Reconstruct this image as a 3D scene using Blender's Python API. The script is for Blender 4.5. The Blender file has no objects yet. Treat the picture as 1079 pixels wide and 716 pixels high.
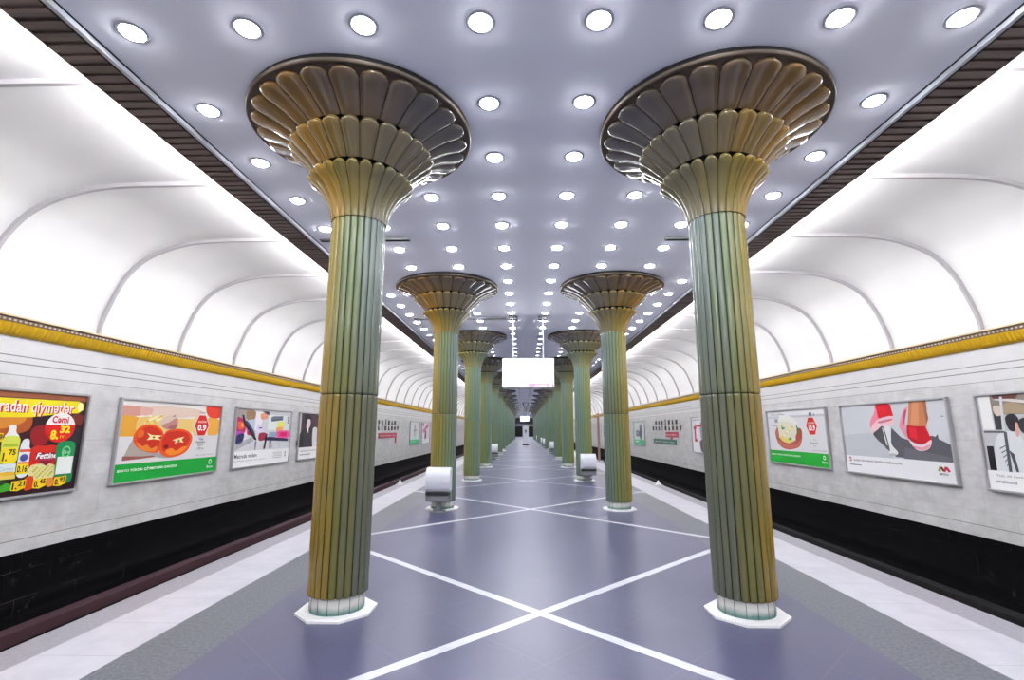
import bpy, bmesh, math, random
from mathutils import Vector, Matrix
random.seed(7)
PI = math.pi
scene = bpy.context.scene
C = scene.collection

# ------------------------------------------------------------------ camera, light, exposure
F_PX, YAW, PITCH, ROLL, CAM_X = 520.70, -0.0227, 0.1807, -0.0002, -0.1414
cam = bpy.data.cameras.new('camera')
cam.sensor_fit = 'HORIZONTAL'
cam.sensor_width = 36.0
cam.lens = F_PX / 1079.0 * 36.0
cam.clip_start, cam.clip_end = 0.05, 400
cam_ob = bpy.data.objects.new('camera', cam)
C.objects.link(cam_ob)
fwd = Vector((math.sin(YAW) * math.cos(PITCH), math.cos(YAW) * math.cos(PITCH), math.sin(PITCH)))
right = Vector((math.cos(YAW), -math.sin(YAW), 0))
up = right.cross(fwd)
cam_ob.matrix_world = Matrix(((right.x, up.x, -fwd.x, CAM_X), (right.y, up.y, -fwd.y, 0.0), (right.z, up.z, -fwd.z, 1.6), (0, 0, 0, 1)))
scene.camera = cam_ob

scene.view_settings.view_transform = 'Standard'
scene.view_settings.look = 'None'
scene.view_settings.exposure = 1.2
scene.view_settings.gamma = 1.0
scene.view_settings.use_curve_mapping = False

DOWNLIGHT = 50.0       # emission of one downlight lens
COVE_WATTS = 1330.0     # each long cove lamp behind the ceiling edge
SCREEN_GLOW = 2.0

world = bpy.data.worlds.new('world')
world.use_nodes = True
world.node_tree.nodes['Background'].inputs[0].default_value = (0.9, 0.92, 1.0, 1)
world.node_tree.nodes['Background'].inputs[1].default_value = 0.05
scene.world = world

Y0, Y1 = -9.0, 130.0           # length of the hall
WALL_X = 7.46                  # track walls
EDGE_X = 3.98                  # platform edge
CEIL_Z, CEIL_X = 4.777, 3.62   # flat ceiling
COL_X, COL_Y, COL_STEP, N_COL = 1.835, 4.80, 5.90, 15
LAMP_Y, LAMP_STEP, LAMP_X = 3.390, 0.983, 0.9335

def cove_lamp(side):
    d = bpy.data.lights.new('cove_lamp', 'AREA')
    d.shape = 'RECTANGLE'
    d.size, d.size_y = 110.0, 0.09
    d.energy = COVE_WATTS
    d.color = (1.0, 0.985, 0.98)
    o = bpy.data.objects.new('cove_lamp', d)
    # the tube lies on top of the ceiling edge and looks out at the vault
    z = Vector((-side, 0, -0.5)).normalized()
    x = Vector((0, 1, 0))
    y = z.cross(x)
    o.matrix_world = Matrix(((x.x, y.x, z.x, side * 3.985), (x.y, y.y, z.y, 46.0), (x.z, y.z, z.z, 4.805), (0, 0, 0, 1)))
    C.objects.link(o)
cove_lamp(-1); cove_lamp(1)

# ------------------------------------------------------------------ materials
def mat(name, col, rough=0.5, spec=0.5, metal=0.0, emit=None, strength=0.0, coat=0.0):
    m = bpy.data.materials.new(name)
    m.use_nodes = True
    b = m.node_tree.nodes['Principled BSDF']
    b.inputs['Base Color'].default_value = (*col, 1)
    b.inputs['Roughness'].default_value = rough
    b.inputs['Specular IOR Level'].default_value = spec
    b.inputs['Metallic'].default_value = metal
    b.inputs['Coat Weight'].default_value = coat
    b.inputs['Coat Roughness'].default_value = 0.08
    if emit:
        b.inputs['Emission Color'].default_value = (*emit, 1)
        b.inputs['Emission Strength'].default_value = strength
    return m

class G:
    """short-hand for node graphs"""
    def __init__(self, m):
        self.t = m.node_tree
        self.b = self.t.nodes['Principled BSDF']
    def n(self, kind, **kw):
        nd = self.t.nodes.new(kind)
        for k, v in kw.items():
            setattr(nd, k, v)
        return nd
    def put(self, sock, v):
        if isinstance(v, (int, float)):
            sock.default_value = v
        elif isinstance(v, tuple):
            sock.default_value = (*v, 1) if len(v) == 3 and sock.type == 'RGBA' else v
        else:
            self.t.links.new(v, sock)
    def math(self, op, a, b=0.0, c=0.0):
        nd = self.n('ShaderNodeMath', operation=op)
        for s, v in zip(nd.inputs, (a, b, c)):
            self.put(s, v)
        return nd.outputs[0]
    def mix(self, fac, a, b, mode='MIX'):
        nd = self.n('ShaderNodeMix', data_type='RGBA', blend_type=mode)
        self.put(nd.inputs[0], fac); self.put(nd.inputs[6], a); self.put(nd.inputs[7], b)
        return nd.outputs[2]
    def xyz(self, kind='Object'):
        tc = self.n('ShaderNodeTexCoord')
        s = self.n('ShaderNodeSeparateXYZ')
        self.t.links.new(tc.outputs[kind], s.inputs[0])
        return tc.outputs[kind], s.outputs[0], s.outputs[1], s.outputs[2]
    def comb(self, x, y, z):
        nd = self.n('ShaderNodeCombineXYZ')
        for s, v in zip(nd.inputs, (x, y, z)):
            self.put(s, v)
        return nd.outputs[0]
    def noise(self, vec, scale, detail=4.0, rough=0.55):
        nd = self.n('ShaderNodeTexNoise')
        self.put(nd.inputs['Vector'], vec)
        nd.inputs['Scale'].default_value = scale
        nd.inputs['Detail'].default_value = detail
        nd.inputs['Roughness'].default_value = rough
        return nd.outputs[0]
    def ramp(self, v, lo, hi):
        nd = self.n('ShaderNodeMapRange', clamp=True)
        self.put(nd.inputs[0], v)
        nd.inputs[1].default_value, nd.inputs[2].default_value = lo, hi
        return nd.outputs[0]
    def band(self, v, c, w):          # 1 where |v-c| < w
        return self.math('LESS_THAN', self.math('ABSOLUTE', self.math('SUBTRACT', v, c)), w)
    def bump(self, h, strength=0.1, dist=0.01):
        nd = self.n('ShaderNodeBump')
        nd.inputs['Strength'].default_value = strength
        nd.inputs['Distance'].default_value = dist
        self.put(nd.inputs['Height'], h)
        self.put(self.b.inputs['Normal'], nd.outputs[0])

# floor: purple-grey polished granite with white inlaid diagonals and a greyer border
M_FLOOR = mat('polished_granite', (0.2, 0.2, 0.27), 0.22, 0.5)
g = G(M_FLOOR)
vec, fx, fy, fz = g.xyz()
speck = g.noise(vec, 85.0, 2.0, 0.6)
big = g.noise(vec, 1.1, 4.0)
base = g.mix(g.ramp(big, 0.3, 0.7), (0.054, 0.056, 0.114), (0.074, 0.075, 0.146))
base = g.mix(g.math('MULTIPLY', g.ramp(speck, 0.66, 0.74), 0.7), base, (0.34, 0.34, 0.42))
bnoise = g.noise(vec, 38.0, 3.0, 0.75)
border = g.mix(g.ramp(bnoise, 0.40, 0.66), (0.055, 0.064, 0.088), (0.135, 0.15, 0.18))
ax = g.math('ABSOLUTE', fx)
base = g.mix(g.math('GREATER_THAN', ax, 2.46), base, border)
# 45 degree lattice: |x +- (y - COL_Y)| folded to the bay length
tl = g.math('SUBTRACT', fy, COL_Y - 0.03)
def lattice(s):
    q = g.math('ADD', tl, g.math('MULTIPLY', fx, s))
    q = g.math('ADD', g.math('DIVIDE', q, COL_STEP), 100.5)
    q = g.math('SUBTRACT', g.math('FRACT', q), 0.5)
    return g.math('MULTIPLY', g.math('ABSOLUTE', q), COL_STEP)
la, lb = lattice(1.0), lattice(-1.0)
near = g.math('MINIMUM', la, lb)
line = g.math('LESS_THAN', near, 0.068)
line = g.math('MULTIPLY', line, g.math('LESS_THAN', ax, 3.03))
# fine slab joints parallel to the inlay
def joint(s):
    q = g.math('ADD', tl, g.math('MULTIPLY', fx, s))
    q = g.math('FRACT', g.math('ADD', g.math('DIVIDE', q, 0.98333), 100.5))
    return g.math('LESS_THAN', g.math('ABSOLUTE', g.math('SUBTRACT', q, 0.5)), 0.005)
jn = g.math('MULTIPLY', g.math('MAXIMUM', joint(1.0), joint(-1.0)), 0.12)
base = g.mix(g.math('MULTIPLY', jn, g.math('LESS_THAN', ax, 2.46)), base, (0.3, 0.3, 0.36))
marb = g.mix(g.ramp(g.noise(vec, 9.0, 5.0, 0.6), 0.35, 0.75), (0.45, 0.46, 0.51), (0.54, 0.54, 0.58))
g.put(g.b.inputs['Base Color'], g.mix(line, base, marb))
g.put(g.b.inputs['Roughness'], g.math('ADD', g.math('MULTIPLY', big, 0.06), 0.27))

# white marble slabs along the platform edge, grey edge stones
M_SLAB = mat('white_marble_slab', (0.62, 0.62, 0.66), 0.3)
g = G(M_SLAB)
vec, fx, fy, fz = g.xyz()
n1 = g.noise(vec, 3.0, 6.0, 0.65)
j = g.band(g.math('FRACT', g.math('DIVIDE', g.math('ADD', fy, 100.0), 0.62)), 0.5, 0.008)
cell = g.math('FLOOR', g.math('DIVIDE', g.math('ADD', fy, 100.31), 0.62))
wn = g.n('ShaderNodeTexWhiteNoise', noise_dimensions='1D'); g.put(wn.inputs['W'], cell)
c = g.mix(g.ramp(n1, 0.35, 0.7), (0.38, 0.38, 0.435), (0.49, 0.485, 0.54))
c = g.mix(g.math('MULTIPLY', wn.outputs[0], 0.25), c, (0.42, 0.42, 0.46))
g.put(g.b.inputs['Base Color'], g.mix(g.math('MULTIPLY', j, 0.55), c, (0.22, 0.22, 0.25)))
M_EDGE = mat('grey_edge_stone', (0.30, 0.30, 0.34), 0.4)
g = G(M_EDGE); vec, fx, fy, fz = g.xyz()
g.put(g.b.inputs['Base Color'], g.mix(g.ramp(g.noise(vec, 30.0, 4.0), 0.3, 0.7), (0.20, 0.195, 0.23), (0.27, 0.26, 0.30)))

# track wall marble: joints run along y and z
M_WALL = mat('grey_white_marble', (0.6, 0.6, 0.6), 0.28)
g = G(M_WALL)
vec, fx, fy, fz = g.xyz()
def brick(sx, sy, w, h, mortar):
    bt = g.n('ShaderNodeTexBrick')
    g.put(bt.inputs['Vector'], g.comb(g.math('ADD', fy, sx), g.math('ADD', fz, sy), 0.0))
    bt.inputs['Color1'].default_value = (0, 0, 0, 1); bt.inputs['Color2'].default_value = (1, 1, 1, 1)
    bt.inputs['Mortar'].default_value = (0.5, 0.5, 0.5, 1)
    bt.inputs['Scale'].default_value = 1.0; bt.inputs['Mortar Size'].default_value = mortar
    bt.inputs['Brick Width'].default_value = w; bt.inputs['Row Height'].default_value = h
    bt.inputs['Bias'].default_value = 0.0
    return bt
bt = brick(100.0, 5.52, 1.05, 0.58, 0.006)
cloud = g.noise(g.comb(fx, fy, g.math('MULTIPLY', fz, 1.6)), 2.2, 7.0, 0.68)
fine = g.noise(vec, 14.0, 5.0, 0.7)
c = g.mix(g.ramp(cloud, 0.36, 0.66), (0.50, 0.495, 0.50), (0.67, 0.67, 0.675))
c = g.mix(g.math('MULTIPLY', g.ramp(fine, 0.56, 0.75), 0.3), c, (0.46, 0.46, 0.47))
c = g.mix(g.math('MULTIPLY', bt.outputs[0], 0.25), c, (0.64, 0.635, 0.64))
c = g.mix(g.math('MULTIPLY', bt.outputs[1], 0.28), c, (0.3, 0.3, 0.31))
top = g.math('GREATER_THAN', fz, 2.40)
c = g.mix(g.math('MULTIPLY', top, 0.65), c, (0.69, 0.69, 0.70))
for z0, w0 in ((2.66, 0.008), (2.555, 0.009), (2.385, 0.004), (0.045, 0.006)):
    c = g.mix(g.math('MULTIPLY', g.band(fz, z0, w0), 0.8), c, (0.12, 0.12, 0.13))
g.put(g.b.inputs['Base Color'], c)

M_BLACK = mat('black_granite_tile', (0.008, 0.008, 0.009), 0.22, 0.3)
g = G(M_BLACK)
vec, fx, fy, fz = g.xyz()
bt = brick(100.0, 10.0, 1.0, 0.40, 0.005)
dust = g.noise(vec, 5.0, 6.0, 0.7)
c = g.mix(g.ramp(dust, 0.55, 0.85), (0.006, 0.006, 0.007), (0.03, 0.029, 0.03))
g.put(g.b.inputs['Base Color'], g.mix(g.math('MULTIPLY', bt.outputs[1], g.ramp(g.noise(vec, 1.3, 3.0), 0.5, 0.75)), c, (0.05, 0.047, 0.042)))
M_BED = mat('track_bed', (0.012, 0.012, 0.014), 0.85, 0.2)
g = G(M_BED); vec, fx, fy, fz = g.xyz()
g.put(g.b.inputs['Base Color'], g.mix(g.noise(vec, 12.0, 5.0), (0.006, 0.006, 0.007), (0.022, 0.021, 0.022)))
M_MAROON = mat('maroon_rail_cover', (0.055, 0.022, 0.030), 0.6)
M_STEEL = mat('rail_steel', (0.18, 0.17, 0.165), 0.4, 0.5, 0.8)

M_VAULT = mat('white_plaster', (0.80, 0.795, 0.80), 0.55, 0.3)
g = G(M_VAULT); vec, fx, fy, fz = g.xyz()
g.put(g.b.inputs['Base Color'], g.mix(g.ramp(g.noise(vec, 0.8, 4.0), 0.3, 0.7), (0.77, 0.765, 0.775), (0.83, 0.825, 0.825)))
M_RIB = mat('rib_plaster', (0.45, 0.435, 0.46), 0.6, 0.3)
M_CEIL = mat('lavender_ceiling_paint', (0.90, 0.915, 1.0), 0.75, 0.25)
M_EDGETRIM = mat('pale_trim_strip', (0.55, 0.57, 0.63), 0.35, 0.5, 0.3)
M_SLAT = mat('brown_slat', (0.10, 0.072, 0.066), 0.45, 0.4)
g = G(M_SLAT); vec, fx, fy, fz = g.xyz()
wn = g.n('ShaderNodeTexWhiteNoise', noise_dimensions='1D'); g.put(wn.inputs['W'], g.math('FLOOR', g.math('DIVIDE', g.math('ADD', fy, 20.0), 0.12)))
g.put(g.b.inputs['Base Color'], g.mix(wn.outputs[0], (0.12, 0.083, 0.072), (0.20, 0.14, 0.12)))
M_DARK = mat('dark_joint_and_shade', (0.012, 0.011, 0.012), 0.6, 0.2)
M_YELLOW = mat('golden_yellow_tile', (0.62, 0.37, 0.012), 0.28)
M_BROWN = mat('brown_cornice_band', (0.11, 0.055, 0.02), 0.4)
g = G(M_BROWN); vec, fx, fy, fz = g.xyz()
dash = g.math('GREATER_THAN', g.math('FRACT', g.math('DIVIDE', g.math('ADD', fy, 50.0), 0.075)), 0.5)
dash = g.math('MULTIPLY', dash, g.band(fz, 3.135, 0.012))
g.put(g.b.inputs['Base Color'], g.mix(dash, (0.10, 0.05, 0.018), (0.50, 0.40, 0.30)))
M_LEDGE = mat('pale_gold_ledge', (0.62, 0.50, 0.30), 0.4)

# glazed ceramic of the columns: vault light painted in as gold on the track side, ceiling reflection as grey-green on the hall side, olive between
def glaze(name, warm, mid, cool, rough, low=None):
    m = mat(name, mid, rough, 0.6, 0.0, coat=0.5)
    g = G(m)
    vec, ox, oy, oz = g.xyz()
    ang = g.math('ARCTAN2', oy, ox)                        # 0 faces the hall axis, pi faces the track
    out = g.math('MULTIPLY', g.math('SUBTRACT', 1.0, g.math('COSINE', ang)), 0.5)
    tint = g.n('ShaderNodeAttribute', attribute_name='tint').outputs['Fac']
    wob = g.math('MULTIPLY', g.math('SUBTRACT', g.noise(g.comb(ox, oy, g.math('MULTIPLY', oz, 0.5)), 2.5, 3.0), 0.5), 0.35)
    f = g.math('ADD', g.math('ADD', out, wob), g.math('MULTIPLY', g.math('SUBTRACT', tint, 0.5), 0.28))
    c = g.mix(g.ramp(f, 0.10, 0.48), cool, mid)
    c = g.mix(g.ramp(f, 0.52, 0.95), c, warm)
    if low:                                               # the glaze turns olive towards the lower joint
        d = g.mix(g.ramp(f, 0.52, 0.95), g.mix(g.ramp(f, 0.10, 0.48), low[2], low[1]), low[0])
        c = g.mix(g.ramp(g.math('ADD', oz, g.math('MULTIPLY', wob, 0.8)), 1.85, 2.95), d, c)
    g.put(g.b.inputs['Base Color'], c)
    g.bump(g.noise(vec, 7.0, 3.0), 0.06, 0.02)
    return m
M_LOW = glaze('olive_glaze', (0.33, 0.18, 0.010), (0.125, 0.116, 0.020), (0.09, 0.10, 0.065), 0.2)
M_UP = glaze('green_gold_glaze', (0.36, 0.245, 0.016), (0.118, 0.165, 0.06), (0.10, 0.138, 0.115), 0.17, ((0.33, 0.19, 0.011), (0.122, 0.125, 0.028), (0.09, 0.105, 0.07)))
M_NECK = glaze('gold_glaze', (0.38, 0.21, 0.018), (0.20, 0.15, 0.026), (0.135, 0.122, 0.068), 0.18)
M_MIDP = glaze('bronze_glaze', (0.29, 0.155, 0.022), (0.155, 0.112, 0.038), (0.118, 0.102, 0.068), 0.18)
M_TOPP = glaze('brown_glaze', (0.22, 0.12, 0.032), (0.115, 0.078, 0.045), (0.09, 0.079, 0.066), 0.23)  # shade of the down-facing tier put into a darker brown
M_RIM = mat('brown_rim', (0.105, 0.078, 0.056), 0.5, 0.35)
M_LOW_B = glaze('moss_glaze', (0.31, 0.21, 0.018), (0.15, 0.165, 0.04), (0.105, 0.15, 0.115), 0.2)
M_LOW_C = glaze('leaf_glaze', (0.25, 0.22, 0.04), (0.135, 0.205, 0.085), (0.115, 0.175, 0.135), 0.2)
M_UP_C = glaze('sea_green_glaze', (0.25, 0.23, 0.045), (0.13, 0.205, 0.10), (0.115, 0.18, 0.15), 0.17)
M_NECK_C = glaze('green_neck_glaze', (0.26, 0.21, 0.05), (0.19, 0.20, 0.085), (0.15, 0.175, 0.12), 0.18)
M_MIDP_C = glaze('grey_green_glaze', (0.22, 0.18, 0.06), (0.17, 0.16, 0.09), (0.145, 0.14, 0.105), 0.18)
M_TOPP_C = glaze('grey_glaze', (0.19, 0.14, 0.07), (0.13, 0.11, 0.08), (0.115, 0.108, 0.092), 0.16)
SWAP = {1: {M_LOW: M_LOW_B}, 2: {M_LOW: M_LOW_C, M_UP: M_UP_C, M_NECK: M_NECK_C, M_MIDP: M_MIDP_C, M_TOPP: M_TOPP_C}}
M_BASE = mat('base_tile', (0.5, 0.5, 0.48), 0.25)
g = G(M_BASE); vec, ox, oy, oz = g.xyz()
f = g.ramp(g.math('ADD', oz, g.math('MULTIPLY', g.math('SUBTRACT', g.noise(vec, 9.0), 0.5), 0.05)), 0.045, 0.10)
g.put(g.b.inputs['Base Color'], g.mix(f, (0.10, 0.20, 0.18), (0.56, 0.56, 0.53)))
M_PLINTH = mat('white_plinth_stone', (0.72, 0.72, 0.72), 0.35)

M_WHITE = mat('white_enamel', (0.58, 0.59, 0.65), 0.35)
M_GREY = mat('grey_metal', (0.24, 0.245, 0.26), 0.4, 0.5, 0.3)
M_FRAME = mat('poster_frame_metal', (0.46, 0.46, 0.48), 0.35, 0.5, 0.4)
M_BLK = mat('black_plastic', (0.012, 0.012, 0.014), 0.4)
M_RING = mat('lamp_ring', (0.32, 0.325, 0.37), 0.3, 0.5, 0.5)
M_LENS = mat('lamp_lens', (0.9, 0.9, 0.9), 0.4, emit=(0.955, 0.965, 1.0), strength=DOWNLIGHT)
M_BULB = mat('lamp_reflector', (0.7, 0.7, 0.72), 0.3)
M_SCREEN = mat('lit_screen', (0.8, 0.8, 0.8), 0.3, emit=(1.0, 1.0, 0.985), strength=SCREEN_GLOW)
M_SCREEN_PINK = mat('screen_pink_bar', (0.7, 0.2, 0.4), 0.3, emit=(0.86, 0.32, 0.50), strength=0.34)
M_SCREEN_RED = mat('screen_red_tab', (0.5, 0.03, 0.1), 0.3, emit=(0.55, 0.03, 0.15), strength=0.4)
M_SCREEN_PALE = mat('screen_pale_marks', (0.9, 0.7, 0.8), 0.3, emit=(1.0, 0.75, 0.85), strength=0.55)
M_POST = mat('brown_post', (0.30, 0.17, 0.13), 0.5)
M_BRONZE = mat('dark_bronze_letter', (0.07, 0.055, 0.045), 0.4, 0.5, 0.3)

# ------------------------------------------------------------------ mesh helpers
class MB:
    """collects faces; build() links them as ONE object"""
    def __init__(self):
        self.v, self.f, self.m, self.t, self.s = [], [], [], [], []
    def add(self, verts, faces, mi=0, tint=0.5, smooth=False):
        o = len(self.v)
        self.v += [tuple(p) for p in verts]
        for f in faces:
            self.f.append([o + i for i in f]); self.m.append(mi); self.t.append(tint); self.s.append(smooth)
        return self
    def box(self, c, s, mi=0, bevel=0.0, rot=None):
        hx, hy, hz = s[0] / 2, s[1] / 2, s[2] / 2
        if bevel <= 0:
            vs = [(x, y, z) for x in (-hx, hx) for y in (-hy, hy) for z in (-hz, hz)]
            fs = [(0, 1, 3, 2), (4, 6, 7, 5), (0, 4, 5, 1), (2, 3, 7, 6), (0, 2, 6, 4), (1, 5, 7, 3)]
        else:
            bm = bmesh.new(); bmesh.ops.create_cube(bm, size=1.0)
            for v in bm.verts:
                v.co = Vector((v.co.x * s[0], v.co.y * s[1], v.co.z * s[2]))
            bmesh.ops.bevel(bm, geom=bm.edges[:], offset=bevel, segments=2, affect='EDGES', profile=0.7)
            bm.verts.index_update()
            vs = [v.co[:] for v in bm.verts]; fs = [[v.index for v in f.verts] for f in bm.faces]
            bm.free()
        vs = [Vector(p) for p in vs]
        if rot is not None:
            vs = [rot @ p for p in vs]
        return self.add([p + Vector(c) for p in vs], fs, mi)
    def prism(self, pts, z0, z1, mi=0):           # pts counter-clockwise in xy
        n = len(pts)
        vs = [(x, y, z0) for x, y in pts] + [(x, y, z1) for x, y in pts]
        fs = [tuple(range(n))[::-1], tuple(range(n, 2 * n))] + [(i, (i + 1) % n, n + (i + 1) % n, n + i) for i in range(n)]
        return self.add(vs, fs, mi)
    def lathe(self, prof, n=48, mi=0, smooth=True, cap0=False, cap1=False, c=(0, 0, 0)):
        vs, fs = [], []
        for r, z in prof:
            vs += [(c[0] + r * math.cos(2 * PI * i / n), c[1] + r * math.sin(2 * PI * i / n), c[2] + z) for i in range(n)]
        for k in range(len(prof) - 1):
            for i in range(n):
                a, b = k * n + i, k * n + (i + 1) % n
                fs.append((a, b, b + n, a + n))
        self.add(vs, fs, mi, smooth=smooth)
        if cap0: self.add(vs[:n], [tuple(range(n))[::-1]], mi)
        if cap1: self.add(vs[-n:], [tuple(range(n))], mi)
        return self
    def tube(self, a, b, r, n=10, mi=0):
        a, b = Vector(a), Vector(b)
        d = (b - a).normalized()
        x = d.orthogonal().normalized(); y = d.cross(x)
        vs = [p + x * (r * math.cos(2 * PI * i / n)) + y * (r * math.sin(2 * PI * i / n)) for p in (a, b) for i in range(n)]
        self.add(vs, [(i, (i + 1) % n, n + (i + 1) % n, n + i) for i in range(n)], mi, smooth=True)
        self.add(vs, [tuple(range(n))[::-1], tuple(range(n, 2 * n))], mi)
        return self
    def mesh(self, name, mats):
        me = bpy.data.meshes.new(name)
        me.from_pydata(self.v, [], self.f)
        mats = mats if isinstance(mats, (list, tuple)) else [mats]
        for m in mats: me.materials.append(m)
        me.polygons.foreach_set('material_index', self.m)
        me.polygons.foreach_set('use_smooth', self.s)
        if any(t != 0.5 for t in self.t):
            at = me.attributes.new('tint', 'FLOAT', 'FACE')
            at.data.foreach_set('value', self.t)
        me.update()
        return me
    def build(self, name, mats, parent=None, loc=(0, 0, 0)):
        return link(self.mesh(name, mats), name, parent, loc)

def link(me, name, parent=None, loc=(0, 0, 0), rotz=0.0):
    o = bpy.data.objects.new(name, me)
    C.objects.link(o)
    o.location = loc
    o.rotation_euler = (0, 0, rotz)
    if parent is not None: o.parent = parent
    return o
def tag(o, label, cat, group=None):
    o['label'] = label; o['category'] = cat
    if group: o['group'] = group
    return o
def thing(name, label, cat, loc=(0, 0, 0), rotz=0.0, group=None):
    return tag(link(None, name, None, loc, rotz), label, cat, group)
def struct(o):
    o['kind'] = 'structure'
    return o
def stuff(o, label, cat):
    o['kind'] = 'stuff'
    return tag(o, label, cat)
def catmull(pts, per):
    out = []
    n = len(pts)
    for i in range(n - 1):
        p0, p1, p2, p3 = pts[max(i - 1, 0)], pts[i], pts[i + 1], pts[min(i + 2, n - 1)]
        for k in range(per):
            t = k / per
            out.append(tuple(0.5 * (2 * b + (c - a) * t + (2 * a - 5 * b + 4 * c - d) * t * t + (3 * b - a - 3 * c + d) * t ** 3)
                             for a, b, c, d in zip(p0, p1, p2, p3)))
    out.append(pts[-1])
    return out
ORD = ['first', 'second', 'third', 'fourth', 'fifth', 'sixth', 'seventh', 'eighth', 'ninth', 'tenth', 'eleventh', 'twelfth', 'thirteenth',
       'fourteenth', 'fifteenth', 'sixteenth', 'seventeenth', 'eighteenth', 'nineteenth', 'twentieth']
TENS = ['', '', 'twenty', 'thirty', 'forty', 'fifty', 'sixty', 'seventy', 'eighty', 'ninety']
def ordinal(k):
    if k < 20: return ORD[k]
    t, u = divmod(k + 1, 10)
    return (TENS[t][:-1] + 'ieth') if u == 0 else TENS[t] + '-' + ORD[u - 1]

# ------------------------------------------------------------------ the setting
LEN, MID = Y1 - Y0, (Y0 + Y1) / 2
b = MB(); b.box((0, MID, -0.12), (2 * 3.05, LEN, 0.24)); struct(b.build('floor', M_FLOOR))
trim_no = [0]
def trim_name():
    trim_no[0] += 1
    return 'trim_%d' % trim_no[0]
for s in (-1, 1):
    b = MB(); b.box((s * 3.36, MID, -0.12), (0.62, LEN, 0.24)); struct(b.build(trim_name(), M_SLAB))
    b = MB(); b.box((s * (3.67 + EDGE_X) / 2, MID, -0.125), (EDGE_X - 3.67, LEN, 0.25)); struct(b.build(trim_name(), M_EDGE))
    b = MB(); b.box((s * (EDGE_X - 0.14), MID, -0.875), (0.08, LEN, 1.25)); struct(b.build('wall_platform_' + ('left' if s < 0 else 'right'), M_BED))
    side = 'left' if s < 0 else 'right'
    b = MB(); b.box((s * 5.70, MID, -1.56), (3.8, LEN, 0.1)); struct(b.build('floor_track_' + side, M_BED))
    b = MB(); b.box((s * (WALL_X + 0.1), MID, (3.3 - 0.14) / 2), (0.2, LEN, 3.44)); struct(b.build('wall_' + side, M_WALL))
    b = MB(); b.box((s * (WALL_X + 0.11), MID, -0.825), (0.2, LEN, 1.37)); struct(b.build('baseboard_' + side, M_BLACK))
b = MB(); b.box((0, Y0 - 0.1, 1.7), (15.6, 0.2, 7.0)); struct(b.build('wall_near', M_WALL))

# flat ceiling, faintly cambered
b = MB()
xs = [CEIL_X * (i / 12.0 - 1) for i in range(25)]
zc = lambda x: CEIL_Z - 0.034 * (x / 3.267) ** 2
vs = [(x, y, zc(x)) for y in (Y0, Y1) for x in xs] + [(x, y, zc(x) + 0.03) for y in (Y0, Y1) for x in xs]
n = len(xs)
fs = [(i, n + i, n + i + 1, i + 1) for i in range(n - 1)] + [(2 * n + i, 2 * n + i + 1, 3 * n + i + 1, 3 * n + i) for i in range(n - 1)]
b.add(vs, fs, smooth=True)
struct(b.build('ceiling', M_CEIL))

# vaults above the tracks
RIB_Y, RIB_STEP = 8.17, 2.013
VP = [(7.46, 3.16), (7.44, 3.42), (7.33, 3.78), (7.15, 4.20), (6.86, 4.54), (6.47, 4.75), (6.03, 4.875), (5.56, 4.92), (5.0, 4.93), (4.2, 4.93), (3.3, 4.93), (2.6, 4.93)]
VP = catmull(VP, 3)
def normals(pr):
    out = []
    for i in range(len(pr)):
        a, c = Vector(pr[max(i - 1, 0)]), Vector(pr[min(i + 1, len(pr) - 1)])
        d = (c - a).normalized()
        out.append(Vector((-d.y, d.x)) if Vector((-d.y, d.x)).dot(Vector((5.0, 3.4)) - Vector(pr[i])) < 0 else Vector((d.y, -d.x)))
    return out
VN = normals(VP)            # outward (away from the hall)
k0 = int(math.floor((Y0 - RIB_Y) / RIB_STEP)); k1 = int(math.ceil((Y1 - RIB_Y) / RIB_STEP))
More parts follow.
